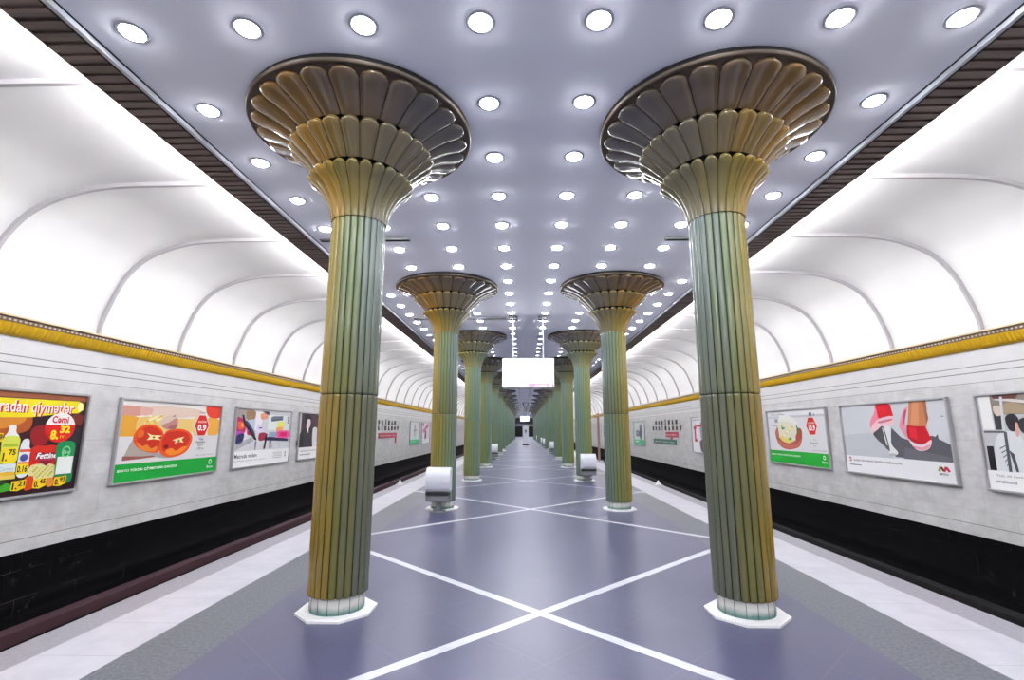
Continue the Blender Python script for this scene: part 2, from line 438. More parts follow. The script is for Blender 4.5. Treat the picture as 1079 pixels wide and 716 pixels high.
for s in (-1, 1):
    b = MB()
    rows = []
    SUB = 8
    for k in range(k0, k1):
        for j_ in range(SUB):
            t = j_ / SUB
            rows.append((RIB_Y + (k + t) * RIB_STEP, 0.075 * math.sin(PI * t) ** 0.8))
    rows.append((RIB_Y + k1 * RIB_STEP, 0.0))
    vs, fs = [], []
    for y, d in rows:
        for p, nn in zip(VP, VN):
            vs.append((s * (p[0] + nn.x * d), y, p[1] + nn.y * d))
    m = len(VP)
    for r in range(len(rows) - 1):
        for i in range(m - 1):
            f = (r * m + i, r * m + i + 1, (r + 1) * m + i + 1, (r + 1) * m + i)
            fs.append(f if s > 0 else f[::-1])
    b.add(vs, fs, smooth=True)
    struct(b.build('ceiling_vault_' + ('left' if s < 0 else 'right'), M_VAULT))
    # one rib mesh, one object per rib
    rb = MB()
    hw, dep = 0.024, 0.055
    vs, fs = [], []
    for p, nn in zip(VP, VN):
        for dy, dd in ((-hw, 0.02), (-hw, -dep), (hw, -dep), (hw, 0.02)):
            vs.append((s * (p[0] + nn.x * dd), dy, p[1] + nn.y * dd))
    for i in range(m - 1):
        for q in range(3):
            fs.append((i * 4 + q, i * 4 + q + 1, i * 4 + 4 + q + 1, i * 4 + 4 + q))
    rb.add(vs, fs)
    rme = rb.mesh('vault_rib', M_RIB)
    for k in range(k0 + 1, k1):
        y = RIB_Y + k * RIB_STEP
        if 2.5 < y < Y1: struct(link(rme, trim_name(), None, (0, y, 0)))
    # cornice: fluted golden cove, dark dashed band, pale ledge
    b = MB()
    prof = [(7.46, 2.925), (7.425, 2.94), (7.385, 2.985), (7.36, 3.04), (7.345, 3.105)]
    STEPY, YN = 0.018, 60.0
    def flutes(ya, yb, st, amp):
        rr = int((yb - ya) / st)
        vs, fs = [], []
        for r in range(rr + 1):
            y = ya + r * st
            d = amp * abs(math.sin(PI * y / 0.075))
            for q, (x, z) in enumerate(prof):
                k = d * (0.3 if q == 0 else 1)
                vs.append((s * (x - k), y, z - 0.4 * k))
        for r in range(rr):
            for q in range(4):
                fs.append((r * 5 + q, r * 5 + q + 1, r * 5 + 6 + q, r * 5 + 5 + q))
        b.add(vs, fs, smooth=True)
    flutes(3.0, 45.0, 0.01875, 0.022)
    flutes(44.99, Y1, 1.0, 0.012)
    flutes(Y0, 3.01, 0.5, 0.012)
    struct(b.build(trim_name(), M_YELLOW))
    b = MB(); b.box((s * 7.40, MID, 3.14), (0.13, LEN, 0.07)); struct(b.build(trim_name(), M_BROWN))
    b = MB(); b.box((s * 7.385, MID, 3.188), (0.17, LEN, 0.026)); struct(b.build(trim_name(), M_LEDGE))
    # slatted soffit along the ceiling edge: slats run across, one mesh
    b = MB()
    y = Y0
    xa, xb = 3.655, 4.045
    while y < Y1:
        for w, zz in ((0.078, 4.715), (0.042, 4.735)):
            b.add([(s * xa, y, zz), (s * xb, y, zz), (s * xb, y + w, zz), (s * xa, y + w, zz),
                   (s * xa, y, 4.755), (s * xb, y, 4.755), (s * xb, y + w, 4.755), (s * xa, y + w, 4.755)],
                  [(0, 1, 2, 3) if s < 0 else (3, 2, 1, 0), (0, 4, 5, 1), (3, 2, 6, 7), (1, 5, 6, 2), (4, 7, 6, 5)])
            y += w
    struct(b.build(trim_name(), M_SLAT))
    b = MB(); b.box((s * 4.052, MID, 4.738), (0.016, LEN, 0.046)); struct(b.build(trim_name(), M_SLAT))
    b = MB(); b.box((s * 3.632, MID, 4.715), (0.035, LEN, 0.06)); struct(b.build(trim_name(), M_EDGETRIM))
    b = MB(); b.box((s * 3.661, MID, 4.705), (0.022, LEN, 0.04)); struct(b.build(trim_name(), M_DARK))
    b = MB(); b.box((s * 3.607, MID, 4.735), (0.012, LEN, 0.012)); struct(b.build(trim_name(), M_DARK))

# far end: wall with dark lintel and two doorways
b = MB()
b.box((0, Y1 + 0.1, 1.7), (15.6, 0.2, 7.0)); struct(b.build('wall_far', mat('far_wall_grey', (0.20, 0.20, 0.24), 0.5)))
b = MB(); b.box((0, Y1 - 0.15, 4.0), (7.6, 0.3, 1.5)); struct(b.build(trim_name(), mat('dark_lintel', (0.03, 0.03, 0.045), 0.5)))
for k, x in enumerate((-1.6, 1.6)):
    b = MB(); b.box((x, Y1 - 0.04, 1.3), (2.4, 0.08, 2.6)); b.box((x, Y1 - 0.09, 1.3), (0.08, 0.04, 2.6)); struct(b.build('door_%d' % (k + 1), M_DARK))

# ------------------------------------------------------------------ columns
NP = 24
def shaft_mesh(name, z0, z1, r, m):
    b = MB()
    us = (-0.90, -0.72, -0.36, 0.0, 0.36, 0.72, 0.90)
    dz = 0.012
    for p in range(NP):
        th = 2 * PI * (p + 0.5) / NP
        hw = PI / NP
        tint = random.random()
        levels = [(z0, -0.006), (z0 + 0.006, 0.0), (z0 + 0.02, 0.0), (z1 - 0.02, 0.0), (z1 - 0.006, 0.0), (z1, -0.006)]
        vs = []
        for z, d in levels:
            for u in us:
                rr = r + d + 0.012 * (1 - u * u) - (0.004 if abs(u) > 0.8 else 0)
                a = th + u * hw
                vs.append((rr * math.cos(a), rr * math.sin(a), z))
        k = len(us)
        b.add(vs, [(q * k + i, q * k + i + 1, (q + 1) * k + i + 1, (q + 1) * k + i) for q in range(len(levels) - 1) for i in range(k - 1)], 0, tint, True)
        # recessed dark joint beside the panel
        a0, a1 = th + 0.90 * hw, th + 1.10 * hw
        rg = r - 0.014
        gv = [(( r - 0.002) * math.cos(a0), (r - 0.002) * math.sin(a0)), (rg * math.cos(a0), rg * math.sin(a0)), (rg * math.cos(a1), rg * math.sin(a1)), ((r - 0.002) * math.cos(a1), (r - 0.002) * math.sin(a1))]
        vs = [(x, y, z) for z in (z0, z1) for x, y in gv]
        b.add(vs, [(0, 1, 5, 4), (1, 2, 6, 5), (2, 3, 7, 6)], 1)
    b.lathe([(r - 0.016, z0), (0.05, z0)], 24, 1, False)
    b.lathe([(0.05, z1), (r - 0.016, z1)], 24, 1, False)
    return b.mesh(name, [m, M_DARK])

def petal(b, prof, th, hw, v0, bulge, thick, tint, fill=0.965):
    """one leaf: prof is a dense list of (r,z) from foot to tip"""
    nv = len(prof) - 1
    us = (-1.0, -0.82, -0.5, 0.0, 0.5, 0.82, 1.0)
    grid, inner = [], []
    L = [0.0]
    for p_, q_ in zip(prof, prof[1:]): L.append(L[-1] + math.dist(p_, q_))
    for k in range(nv + 1):
        v = L[k] / L[-1]
        r, z = prof[k]
        a, c = Vector(prof[max(k - 1, 0)]), Vector(prof[min(k + 1, nv)])
        d = (c - a).normalized()
        nx, nz = d.y, -d.x                      # outward and down
        e = 1.0 if v <= v0 else math.sqrt(max(0.0, 1 - ((v - v0) / (1 - v0)) ** 2))
        row = []
        for u in us:
            w = fill * (e if v > v0 else 1.0)
            off = bulge * (1 - abs(u) ** 3.6) * (0.35 + 0.65 * e) + 0.006
            if k == nv: off = 0.0
            ang = th + u * hw * w
            rr, zz = r + nx * off, z + nz * off
            row.append((rr * math.cos(ang), rr * math.sin(ang), zz))
        grid.append(row)
        inner.append([((r - nx * thick) * math.cos(th + u * hw * fill * e), (r - nx * thick) * math.sin(th + u * hw * fill * e), z - nz * thick) for u in (-1, 1)])
    k = len(us)
    vs = [p for row in grid for p in row]
    b.add(vs, [(q * k + i, q * k + i + 1, (q + 1) * k + i + 1, (q + 1) * k + i) for q in range(nv) for i in range(k - 1)], 0, tint, True)
    # side walls down to the backing
    for side, ui in ((0, 0), (1, k - 1)):
        vs = [grid[q][ui] for q in range(nv + 1)] + [inner[q][side] for q in range(nv + 1)]
        m_ = nv + 1
        b.add(vs, [((q, q + 1, m_ + q + 1, m_ + q) if side else (q + 1, q, m_ + q, m_ + q + 1)) for q in range(nv)], 0, tint)

# tier profiles (r,z): foot .. tip, each tip stands proud of the next tier's foot
T1 = catmull([(0.258, 3.69), (0.276, 3.80), (0.322, 3.92), (0.405, 4.04), (0.525, 4.145)], 3)
T2 = catmull([(0.455, 4.212), (0.52, 4.278), (0.61, 4.362), (0.73, 4.455)], 4)
T3 = catmull([(0.675, 4.512), (0.77, 4.564), (0.90, 4.626), (1.09, 4.682)], 4)
def clip_head(prof, n):      # arc-length resample with the tip sampled finely
    L = [0.0]
    for a, c in zip(prof, prof[1:]): L.append(L[-1] + math.dist(a, c))
    out = []
    for k in range(n + 1):
        t = k / n
        t = 1 - (1 - t) ** 2.0
        d = t * L[-1]
        i = max(j for j in range(len(L)) if L[j] <= d + 1e-9)
        if i >= len(prof) - 1: out.append(prof[-1]); continue
        f = (d - L[i]) / (L[i + 1] - L[i])
        out.append(tuple(p + (q - p) * f for p, q in zip(prof[i], prof[i + 1])))
    return out
HW = PI / NP
TIERS = [('neck_petal', clip_head(T1, 15), 0.015, 0.03, M_NECK, 0.87), ('middle_petal', clip_head(T2, 15), 0.018, 0.04, M_MIDP, 0.82), ('upper_petal', clip_head(T3, 15), 0.019, 0.03, M_TOPP, 0.76)]
def backing(name, prof, m):
    b = MB(); b.lathe(prof, 48, 0, True)
    return b.mesh(name, m)
def joined_tier(prof, bulge, thick, v0):
    b = MB()
    for p in range(NP):
        petal(b, prof, 2 * PI * (p + 0.5) / NP, HW, v0, bulge, thick, random.random())
    return b
ME = {}
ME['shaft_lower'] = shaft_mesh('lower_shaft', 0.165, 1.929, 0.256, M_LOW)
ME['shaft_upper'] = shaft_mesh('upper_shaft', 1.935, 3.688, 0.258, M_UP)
b = MB(); b.lathe([(0.20, 0.0), (0.238, 0.0), (0.240, 0.02), (0.240, 0.155), (0.234, 0.168), (0.20, 0.17)], 48)
for k in range(16):
    a = 2 * PI * k / 16
    b.box((0.2405 * math.cos(a), 0.2405 * math.sin(a), 0.085), (0.002, 0.004, 0.15), 1, rot=Matrix.Rotation(a, 3, 'Z'))
ME['base_ring'] = b.mesh('base_ring', [M_BASE, M_DARK])
b = MB()
R8 = 0.328 / math.cos(PI / 8)
oct_ = [(R8 * math.cos(PI / 8 + k * PI / 4), R8 * math.sin(PI / 8 + k * PI / 4)) for k in range(8)]
b.prism(oct_, 0.0, 0.02); b.prism([(x * 0.93, y * 0.93) for x, y in oct_], 0.02, 0.027)
ME['plinth'] = b.mesh('plinth', M_PLINTH)
BOWL = [(0.235, 3.64), (0.25, 3.78), (0.295, 3.94), (0.35, 4.08), (0.36, 4.14), (0.45, 4.245), (0.54, 4.36), (0.54, 4.45), (0.72, 4.565), (0.89, 4.645), (1.06, 4.70), (1.085, 4.702)]
ME['bowl'] = backing('capital_bowl', BOWL, M_DARK)  # dark backing paints in the shadow gaps behind the petal tips
b = MB()
b.lathe([(0.95, 4.664), (1.06, 4.697), (1.10, 4.703), (1.122, 4.692), (1.136, 4.700), (1.140, 4.722)], 72, 0, True)
b.lathe([(1.140, 4.722), (1.128, 4.724), (1.128, 4.80)], 72, 1, False)
ME['rim'] = b.mesh('rim', [M_RIM, M_DARK])
for nm, pr, bu, th_, m, v0 in TIERS:
    ME[nm + '_ring'] = joined_tier(pr, bu, th_, v0).mesh(nm + '_ring', [m, M_DARK])
SINGLE = {}
for nm, pr, bu, th_, m, v0 in TIERS:
    one = []
    for p in range(NP):
        b = MB(); petal(b, pr, 2 * PI * (p + 0.5) / NP, HW, v0, bu, th_, 0.02 + 0.96 * random.random()); one.append(b.mesh(nm, [m]))
    SINGLE[nm] = one

def reglaze(me, kit, cache={}):
    """the same mesh in the glazes of a farther column"""
    if kit == 0 or not any(m in SWAP[kit] for m in me.materials): return me
    if (me.name, kit) not in cache:
        c = me.copy()
        for q, m in enumerate(me.materials):
            if m in SWAP[kit]: c.materials[q] = SWAP[kit][m]
        cache[(me.name, kit)] = c
    return cache[(me.name, kit)]
def column(side, k):
    y = COL_Y + COL_STEP * k
    row = 'left' if side < 0 else 'right'
    place = {0: 'nearest to the camera', 1: 'second from the front', N_COL - 1: 'farthest of its row'}.get(k, ordinal(k) + ' from the front')
    extra = {(-1, 1): ' behind the white litter bin'}.get((side, k), '')
    lab = 'fluted green and gold ceramic column with petal capital, %s row, %s%s' % (row, place, extra)
    t = thing('petal_column', lab, 'column', (side * COL_X, y, 0), 0.0 if side < 0 else PI, 'flower columns along both sides of the platform')
    link(ME['plinth'], 'plinth', t); link(ME['base_ring'], 'base_ring', t)
    kit = min(k, 2)
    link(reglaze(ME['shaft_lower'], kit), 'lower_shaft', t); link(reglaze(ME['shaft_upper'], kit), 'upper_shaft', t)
    bowl = link(ME['bowl'], 'capital_bowl', t); link(reglaze(ME['rim'], kit), 'capital_rim', t)
    for nm, *_ in TIERS:
        if k < 2:
            for me in SINGLE[nm]: link(reglaze(me, kit), nm, bowl)
        else:
            link(reglaze(ME[nm + '_ring'], kit), nm + '_ring', t)
for k in range(N_COL):
    for s in (-1, 1): column(s, k)

# ------------------------------------------------------------------ downlights
def lamp_meshes(n, dome):
    r, l = MB(), MB()
    if dome:  # lens shaped to throw light sideways onto the ceiling
        r.lathe([(0.118, 0.0), (0.117, -0.006), (0.107, -0.011), (0.093, -0.010)], n, 0)
        r.lathe([(0.093, -0.010), (0.089, -0.001)], n, 1)
        l.lathe([(0.088, -0.001), (0.085, -0.013), (0.071, -0.024), (0.040, -0.031)], n, 0)
        l.add([(0.040 * math.cos(2 * PI * i / n), 0.040 * math.sin(2 * PI * i / n), -0.031) for i in range(n)], [tuple(range(n))[::-1]], 0)
    else:
        r.lathe([(0.116, 0.0), (0.116, -0.006), (0.110, -0.014), (0.098, -0.024)], n, 0)
        r.lathe([(0.098, -0.024), (0.094, -0.023), (0.093, -0.002)], n, 1)
        l.add([(0.093 * math.cos(2 * PI * i / n), 0.093 * math.sin(2 * PI * i / n), -0.002) for i in range(n)], [tuple(range(n))[::-1]], 0)
    return r.mesh('trim_ring', [M_RING, M_DARK]), l.mesh('lens', M_LENS)
RING, LENS = lamp_meshes(24, True)
RING_F, LENS_F = lamp_meshes(12, False)
def in_capital(x, y):
    for k in range(-2, N_COL):
        if math.hypot(abs(x) - COL_X, y - (COL_Y + COL_STEP * k)) < 1.26: return True
    return False
made, rest = 0, MB()
rest_f = MB()
r = -12  # starts with unseen rows behind the camera, added for their light
lamp_rows = []
while LAMP_Y + r * LAMP_STEP < Y1 - 1:
    y = LAMP_Y + r * LAMP_STEP
    lamp_rows.append((r, y, [x for x in ((k - 3.5) * LAMP_X for k in range(8)) if not in_capital(x, y)]))
    r += 1
ROWWORD8 = ['leftmost', 'second from left', 'third from left', 'left of the centre line', 'right of the centre line', 'third from right', 'second from right', 'rightmost']
ROWWORD4 = ['leftmost', 'left of the centre line', 'right of the centre line', 'rightmost']
for r, y, xs in lamp_rows:
    for i, x in enumerate(xs):
        z = CEIL_Z - 0.034 * (x / 3.267) ** 2
        if r >= 0 and made < 300:
            word = (ROWWORD8 if len(xs) == 8 else ROWWORD4)[i]
            lab = 'round white ceiling downlight, %s in the %s row from the front' % (word, ordinal(r))
            t = thing('ceiling_downlight', lab, 'ceiling light', (x, y, z), 0, 'downlights in the lavender ceiling')
            nearby = r < 13
            link(RING if nearby else RING_F, 'trim_ring', t); link(LENS if nearby else LENS_F, 'lens', t)
            made += 1
        else:
            for me, base_mi in (((RING, 0), (LENS, 2)) if r < 0 else ((RING_F, 0), (LENS_F, 2))):
                for p in me.polygons: rest.add([(me.vertices[q].co.x + x, me.vertices[q].co.y + y, me.vertices[q].co.z + z) for q in p.vertices], [tuple(range(len(p.vertices)))], base_mi + p.material_index)
stuff(rest.build('distant_and_rear_downlights', [M_RING, M_DARK, M_LENS]), 'tiny ceiling downlights far down the hall, and unseen rows behind the camera', 'ceiling lights')

# ------------------------------------------------------------------ ceiling rails, hanging screens
for (x0, x1, y, lab) in ((-3.53, -2.02, 7.78, 'short dark ceiling rail behind the nearest left column'), (2.23, 3.53, 7.85, 'short dark ceiling rail behind the nearest right column'),
                         (-3.26, -0.59, 13.73, 'long thin dark ceiling rail left of the hanging screen')):
    b = MB(); b.box(((x0 + x1) / 2, y, 4.742), (x1 - x0, 0.10, 0.05), 0, 0.006); b.box(((x0 + x1) / 2, y, 4.714), (x1 - x0 - 0.03, 0.05, 0.008), 1)
    tag(b.build('ceiling_rail', [M_GREY, M_DARK]), lab, 'ceiling rail')

def screen(y, xc, w, h, zc_, label, rods):
    t = thing('hanging_screen', label, 'screen', (xc, y, zc_))
    fr = MB(); fr.box((0, 0.05, 0), (w + 0.04, 0.12, h + 0.04), 0, 0.01); fr.box((0, 0.06, -h / 2 - 0.03), (w * 0.98, 0.1, 0.04)); fr.build('housing', M_GREY, t)
    p = MB(); p.box((0, -0.015, 0), (w, 0.012, h)); dis = p.build('display', M_SCREEN, t)
    q = MB(); q.box((w * 0.215, -0.0225, -h * 0.44), (w * 0.45, 0.003, h * 0.12)); q.build('pink_banner', [M_SCREEN_PINK], dis)
    q = MB()
    for k in range(9): q.box((w * (0.14 + 0.025 * k), -0.0250, -h * 0.455), (w * 0.014, 0.002, h * (0.03 + 0.015 * (k % 3))))
    q.box((w * 0.415, -0.0250, -h * 0.455), (w * 0.035, 0.002, h * 0.05)); q.build('banner_marks', [M_SCREEN_PALE], dis)
    q = MB(); q.box((w * 0.48, -0.0225, -h * 0.45), (w * 0.035, 0.003, h * 0.1)); q.build('red_tab', [M_SCREEN_RED], dis)
    for x in rods:
        b = MB(); b.tube((x, 0.05, h / 2), (x, 0.05, 4.72 - zc_), 0.018); b.build('hanger_rod', M_WHITE, t)
        b = MB(); b.box((x - 0.07, 0.05, 4.715 - zc_), (0.11, 0.16, 0.1), 0, 0.01); b.box((x + 0.07, 0.05, 4.715 - zc_), (0.11, 0.16, 0.1), 0, 0.01); b.build('ceiling_mount', M_BLK, t)
screen(13.6, 0.0, 1.40, 0.78, 3.165, 'large bright white screen hanging from the ceiling between the columns', (-0.42, 0.42))
screen(89.4, 0.115, 1.5, 0.84, 3.63, 'tiny bright white screen hanging far away above the hall end', (-0.42, 0.42))
t = thing('ceiling_bracket', 'dark v-shaped bracket hanging from the ceiling at the far end of hall', 'bracket', (0.11, 57, 4.74))
for s in (-1, 1):
    b = MB(); b.tube((s * 0.33, 0, -0.06), (s * 0.07, 0, -0.62), 0.06); b.tube((s * 0.07, 0, -0.62), (s * 0.10, 0, -1.1), 0.05); b.build('arm', M_BLK, t)
b = MB(); b.box((0, 0, -0.03), (0.9, 0.12, 0.06)); b.build('mounting_plate', M_BLK, t)

# ------------------------------------------------------------------ things on the platform
t = thing('information_pillar', 'white free-standing information pillar in the middle of the far platform', 'information pillar', (0.11, 55, 0))
b = MB(); b.box((0, 0, 0.06), (0.68, 0.42, 0.12), 0, 0.01); b.build('base', M_BLK, t)
b = MB(); b.box((0, 0, 1.1), (0.62, 0.34, 1.96), 0, 0.03); b.build('body', M_WHITE, t)
b = MB()
b.box((0, -0.178, 1.52), (0.14, 0.012, 0.30), 0, 0.004); b.box((0.0, -0.178, 1.30), (0.08, 0.012, 0.1), 0, 0.004); b.build('black_emblem', M_BLK, t)

def bin_meshes():
    out = []
    # drum: rounded hood seen from the front, profile in (y,z) extruded along x
    w = 0.24
    pr = [(0.14, 0.40), (0.14, 0.83), (0.06, 0.865), (-0.03, 0.865), (-0.11, 0.84), (-0.165, 0.79), (-0.195, 0.71), (-0.205, 0.60), (-0.195, 0.49), (-0.165, 0.42), (-0.14, 0.40)]
    b = MB(); n = len(pr)
    vs = [(x, y, z) for x in (-w, w) for y, z in pr]
    b.add(vs, [tuple(range(n)), tuple(range(n, 2 * n))[::-1]]); b.add(vs, [(i, n + i, n + (i + 1) % n, (i + 1) % n) for i in range(n)], 0, smooth=True)
    out.append(('drum', b.mesh('drum', M_WHITE)))
    b = MB(); b.box((0, -0.03, 0.372), (0.47, 0.32, 0.055), 0, 0.008); out.append(('black_band', b.mesh('black_band', M_BLK)))
    b = MB(); b.box((0, -0.01, 0.28), (0.45, 0.27, 0.13), 0, 0.015)
    for s in (-1, 1): b.box((s * 0.245, 0.0, 0.33), (0.015, 0.14, 0.2), 0, 0.004)
    out.append(('underbody', b.mesh('underbody', M_GREY)))
    b = MB(); b.box((0, 0.0, 0.13), (0.10, 0.07, 0.2), 0, 0.008); b.box((0, 0, 0.015), (0.26, 0.24, 0.03), 0, 0.006); out.append(('foot', b.mesh('foot', M_GREY)))
    return out
BIN = bin_meshes()
def litter_bin(x, y, label):
    t = thing('litter_bin', label, 'bin', (x, y, 0), 0, 'white litter bins in front of the columns')
    for nm, me in BIN: link(me, nm, t)
ycol = lambda k: COL_Y + COL_STEP * k
litter_bin(-1.84, ycol(1) - 0.45, 'white round-topped litter bin before the second left column')
litter_bin(1.90, ycol(2) - 0.45, 'white round-topped litter bin before the third right column')
litter_bin(-1.80, ycol(4) - 0.45, 'small distant white bin before the fifth left column')
litter_bin(1.86, ycol(5) - 0.45, 'small distant white bin before the sixth right column')
litter_bin(1.86, ycol(7) - 0.45, 'tiny distant white bin before the eighth right column')
litter_bin(1.86, ycol(8) - 0.45, 'tiny distant white bin before the ninth right column')
litter_bin(1.86, ycol(11) - 0.45, 'tiny distant white bin before the twelfth right column')

def marker(x, y, label):
    t = thing('edge_marker', label, 'marker', (x, y, 0))
    b = MB(); b.add([(-0.075, -0.05, 0.012), (0.075, -0.05, 0.012), (0, -0.05, 0.14), (-0.075, 0.05, 0.012), (0.075, 0.05, 0.012), (0, 0.05, 0.14)],
                    [(0, 1, 2), (5, 4, 3), (0, 3, 4, 1), (1, 4, 5, 2), (2, 5, 3, 0)]); b.build('wedge', M_PLINTH, t)
    b = MB(); b.box((0, 0, 0.006), (0.24, 0.14, 0.012)); b.build('foot_plate', M_WHITE, t)
marker(-3.86, 15.3, 'small white wedge marker on the left platform edge')
marker(3.86, 15.3, 'small white wedge marker on the right platform edge')
t = thing('platform_post', 'slim brown post standing at the right platform edge', 'post', (3.80, 26.5, 0))
b = MB(); b.box((0, 0, 1.26), (0.11, 0.09, 2.46), 0, 0.01); b.build('shaft', M_POST, t)
b = MB(); b.box((-0.12, 0, 0.03), (0.16, 0.2, 0.06), 0, 0.01); b.box((0.12, 0, 0.03), (0.16, 0.2, 0.06), 0, 0.01); b.build('foot', M_WHITE, t)

# third-rail covers and running rails in the track pits
for s in (-1, 1):
    sd = 'left' if s < 0 else 'right'
    t = thing('rail_cover', 'long %s third-rail cover at the foot of the %s track wall' % ('maroon' if s < 0 else 'dull', sd), 'rail cover', (s * 6.95, MID, -1.51))
    b = MB(); b.box((0, 0, 0.42), (0.22, LEN - 0.4, 0.17), 0, 0.02); b.build('cover', M_MAROON if s < 0 else M_BED, t)
    bk = MB(); bk.box((0, 0, 0.17), (0.07, 0.1, 0.34)); bme = bk.mesh('bracket', M_BED)
    for k in range(26): link(bme, 'bracket', t, (0, Y0 + 1.5 + k * 3 - MID, 0))

# ------------------------------------------------------------------ posters and lettering on the track walls
def lin(h):
    out = []
    for i in (0, 2, 4):
        c = int(h[i:i + 2], 16) / 255.0
        out.append(c / 12.92 if c <= 0.04045 else ((c + 0.055) / 1.055) ** 2.4)
    return tuple(out)
INK = {}
def ink(h):
    if h not in INK: INK[h] = mat('print_ink_' + h, lin(h), 0.35, 0.35)
    return INK[h]
def raw_text(s, bold):
    cu = bpy.data.curves.new('lettering', 'FONT')
    cu.body = s; cu.resolution_u = 2; cu.offset = bold
    o = bpy.data.objects.new('lettering', cu); C.objects.link(o)
    bpy.context.view_layer.update()
    me = bpy.data.meshes.new_from_object(o.evaluated_get(bpy.context.evaluated_depsgraph_get()))
    vs = [(v.co.x, v.co.y) for v in me.vertices]; fs = [tuple(p.vertices) for p in me.polygons]
    bpy.data.objects.remove(o); bpy.data.curves.remove(cu); bpy.data.meshes.remove(me)
    return vs, fs
def text_polys(s, bold=0.0):
    """letters scaled to the unit square; the schwa is a turned e, as tall as a capital where it is one"""
    plain = s.replace('ə', 'e').replace('Ə', 'e')
    vs, fs = raw_text(plain, bold)
    if plain != s:
        ev, _ = raw_text('e', bold); nv, _ = raw_text('N', bold)
        ew = max(v[0] for v in ev) - min(v[0] for v in ev)
        elo, ehi = min(v[1] for v in ev), max(v[1] for v in ev)
        cap = max(v[1] for v in nv)
        for i, ch in enumerate(s):
            if ch not in 'əƏ': continue
            pv, _ = raw_text(plain[:i + 1], bold)
            xr = max(v[0] for v in pv); xl = xr - ew
            k = 1.0 if ch == 'ə' else (cap - elo) / (ehi - elo)
            vs = [((xl + xr - x, elo + (ehi - y) * k) if xl - 1e-3 <= x <= xr + 1e-3 else (x, y)) for x, y in vs]
    x0, x1 = min(v[0] for v in vs), max(v[0] for v in vs); y0, y1 = min(v[1] for v in vs), max(v[1] for v in vs)
    return [((x - x0) / (x1 - x0), (y - y0) / max(y1 - y0, 1e-6)) for x, y in vs], fs

class Art:
    """flat print: shapes in poster coordinates, u to the right and v down"""
    def __init__(self, w, h):
        self.w, self.h, self.b, self.mats, self.k = w, h, MB(), [], 0
    def mi(self, col):
        m = ink(col)
        if m not in self.mats: self.mats.append(m)
        return self.mats.index(m)
    def put(self, uv, faces, col):
        self.k += 1
        y = -0.0003 * self.k
        self.b.add([((u - 0.5) * self.w, y, (0.5 - v) * self.h) for u, v in uv], faces, self.mi(col))
        return self
    def poly(self, col, *pts):
        a = sum(pts[i][0] * pts[(i + 1) % len(pts)][1] - pts[(i + 1) % len(pts)][0] * pts[i][1] for i in range(len(pts)))
        f = tuple(range(len(pts)))
        return self.put(pts, [f if a < 0 else f[::-1]], col)
    def rect(self, col, u0, v0, u1, v1): return self.poly(col, (u0, v0), (u1, v0), (u1, v1), (u0, v1))
    def ell(self, col, u, v, ru, rv, a0=0.0, a1=2 * PI, n=22):
        full = abs(a1 - a0 - 2 * PI) < 1e-6
        return self.poly(col, *[(u + ru * math.cos(a0 + (a1 - a0) * i / (n if full else n - 1)), v + rv * math.sin(a0 + (a1 - a0) * i / (n if full else n - 1))) for i in range(n)])
    def blob(self, col, *pts):               # closed smooth outline through the points
        q = [pts[-1], *pts, pts[0], pts[1]]
        out = []
        for i in range(1, len(q) - 2):
            p0, p1, p2, p3 = q[i - 1], q[i], q[i + 1], q[i + 2]
            for k in range(4):
                t = k / 4
                out.append(tuple(0.5 * (2 * b + (c - a) * t + (2 * a - 5 * b + 4 * c - d) * t * t + (3 * b - a - 3 * c + d) * t ** 3) for a, b, c, d in zip(p0, p1, p2, p3)))
        return self.poly(col, *out)
    def text(self, s, col, u0, v0, u1, v1, bold=0.0, slant=0.0):
        vs, fs = text_polys(s, bold)
        return self.put([(u0 + x * (u1 - u0) + slant * y, v1 - y * (v1 - v0)) for x, y in vs], fs, col)
    def ring(self, col, inner, u, v, ru, rv, k=0.68): return self.ell(col, u, v, ru, rv).ell(inner, u, v, ru * k, rv * k)

PW, PH, PZ = 3.05, 1.55, 1.415
def poster(side, y_left, label, draw, w=PW):
    """y_left: where the poster's left edge (as read) meets the wall"""
    yc = y_left + w / 2 if side < 0 else y_left - w / 2
    t = thing('advertising_poster', label, 'poster', (side * (WALL_X - 0.008), yc, PZ), PI / 2 if side < 0 else -PI / 2, 'framed advertising posters on the track walls')
    fr = MB(); fw = 0.036
    for c, s in (((0, -0.032, PH / 2 - fw / 2), (w, 0.064, fw)), ((0, -0.036, -PH / 2 + fw / 2), (w, 0.072, fw)),
                 ((-w / 2 + fw / 2, -0.032, 0), (fw, 0.064, PH - 2 * fw)), ((w / 2 - fw / 2, -0.032, 0), (fw, 0.064, PH - 2 * fw))):
        fr.box(c, s, 0, 0.006)
    fr.box((0, -0.010, 0), (w - 0.06, 0.02, PH - 0.06))
    fr.build('frame', M_FRAME, t)
    a = Art(w - 2 * fw, PH - 2 * fw)
    a.rect('ECECEE', 0, 0, 1, 1)
    draw(a)
    a.b.build('print', a.mats, t, (0, -0.0225, 0))

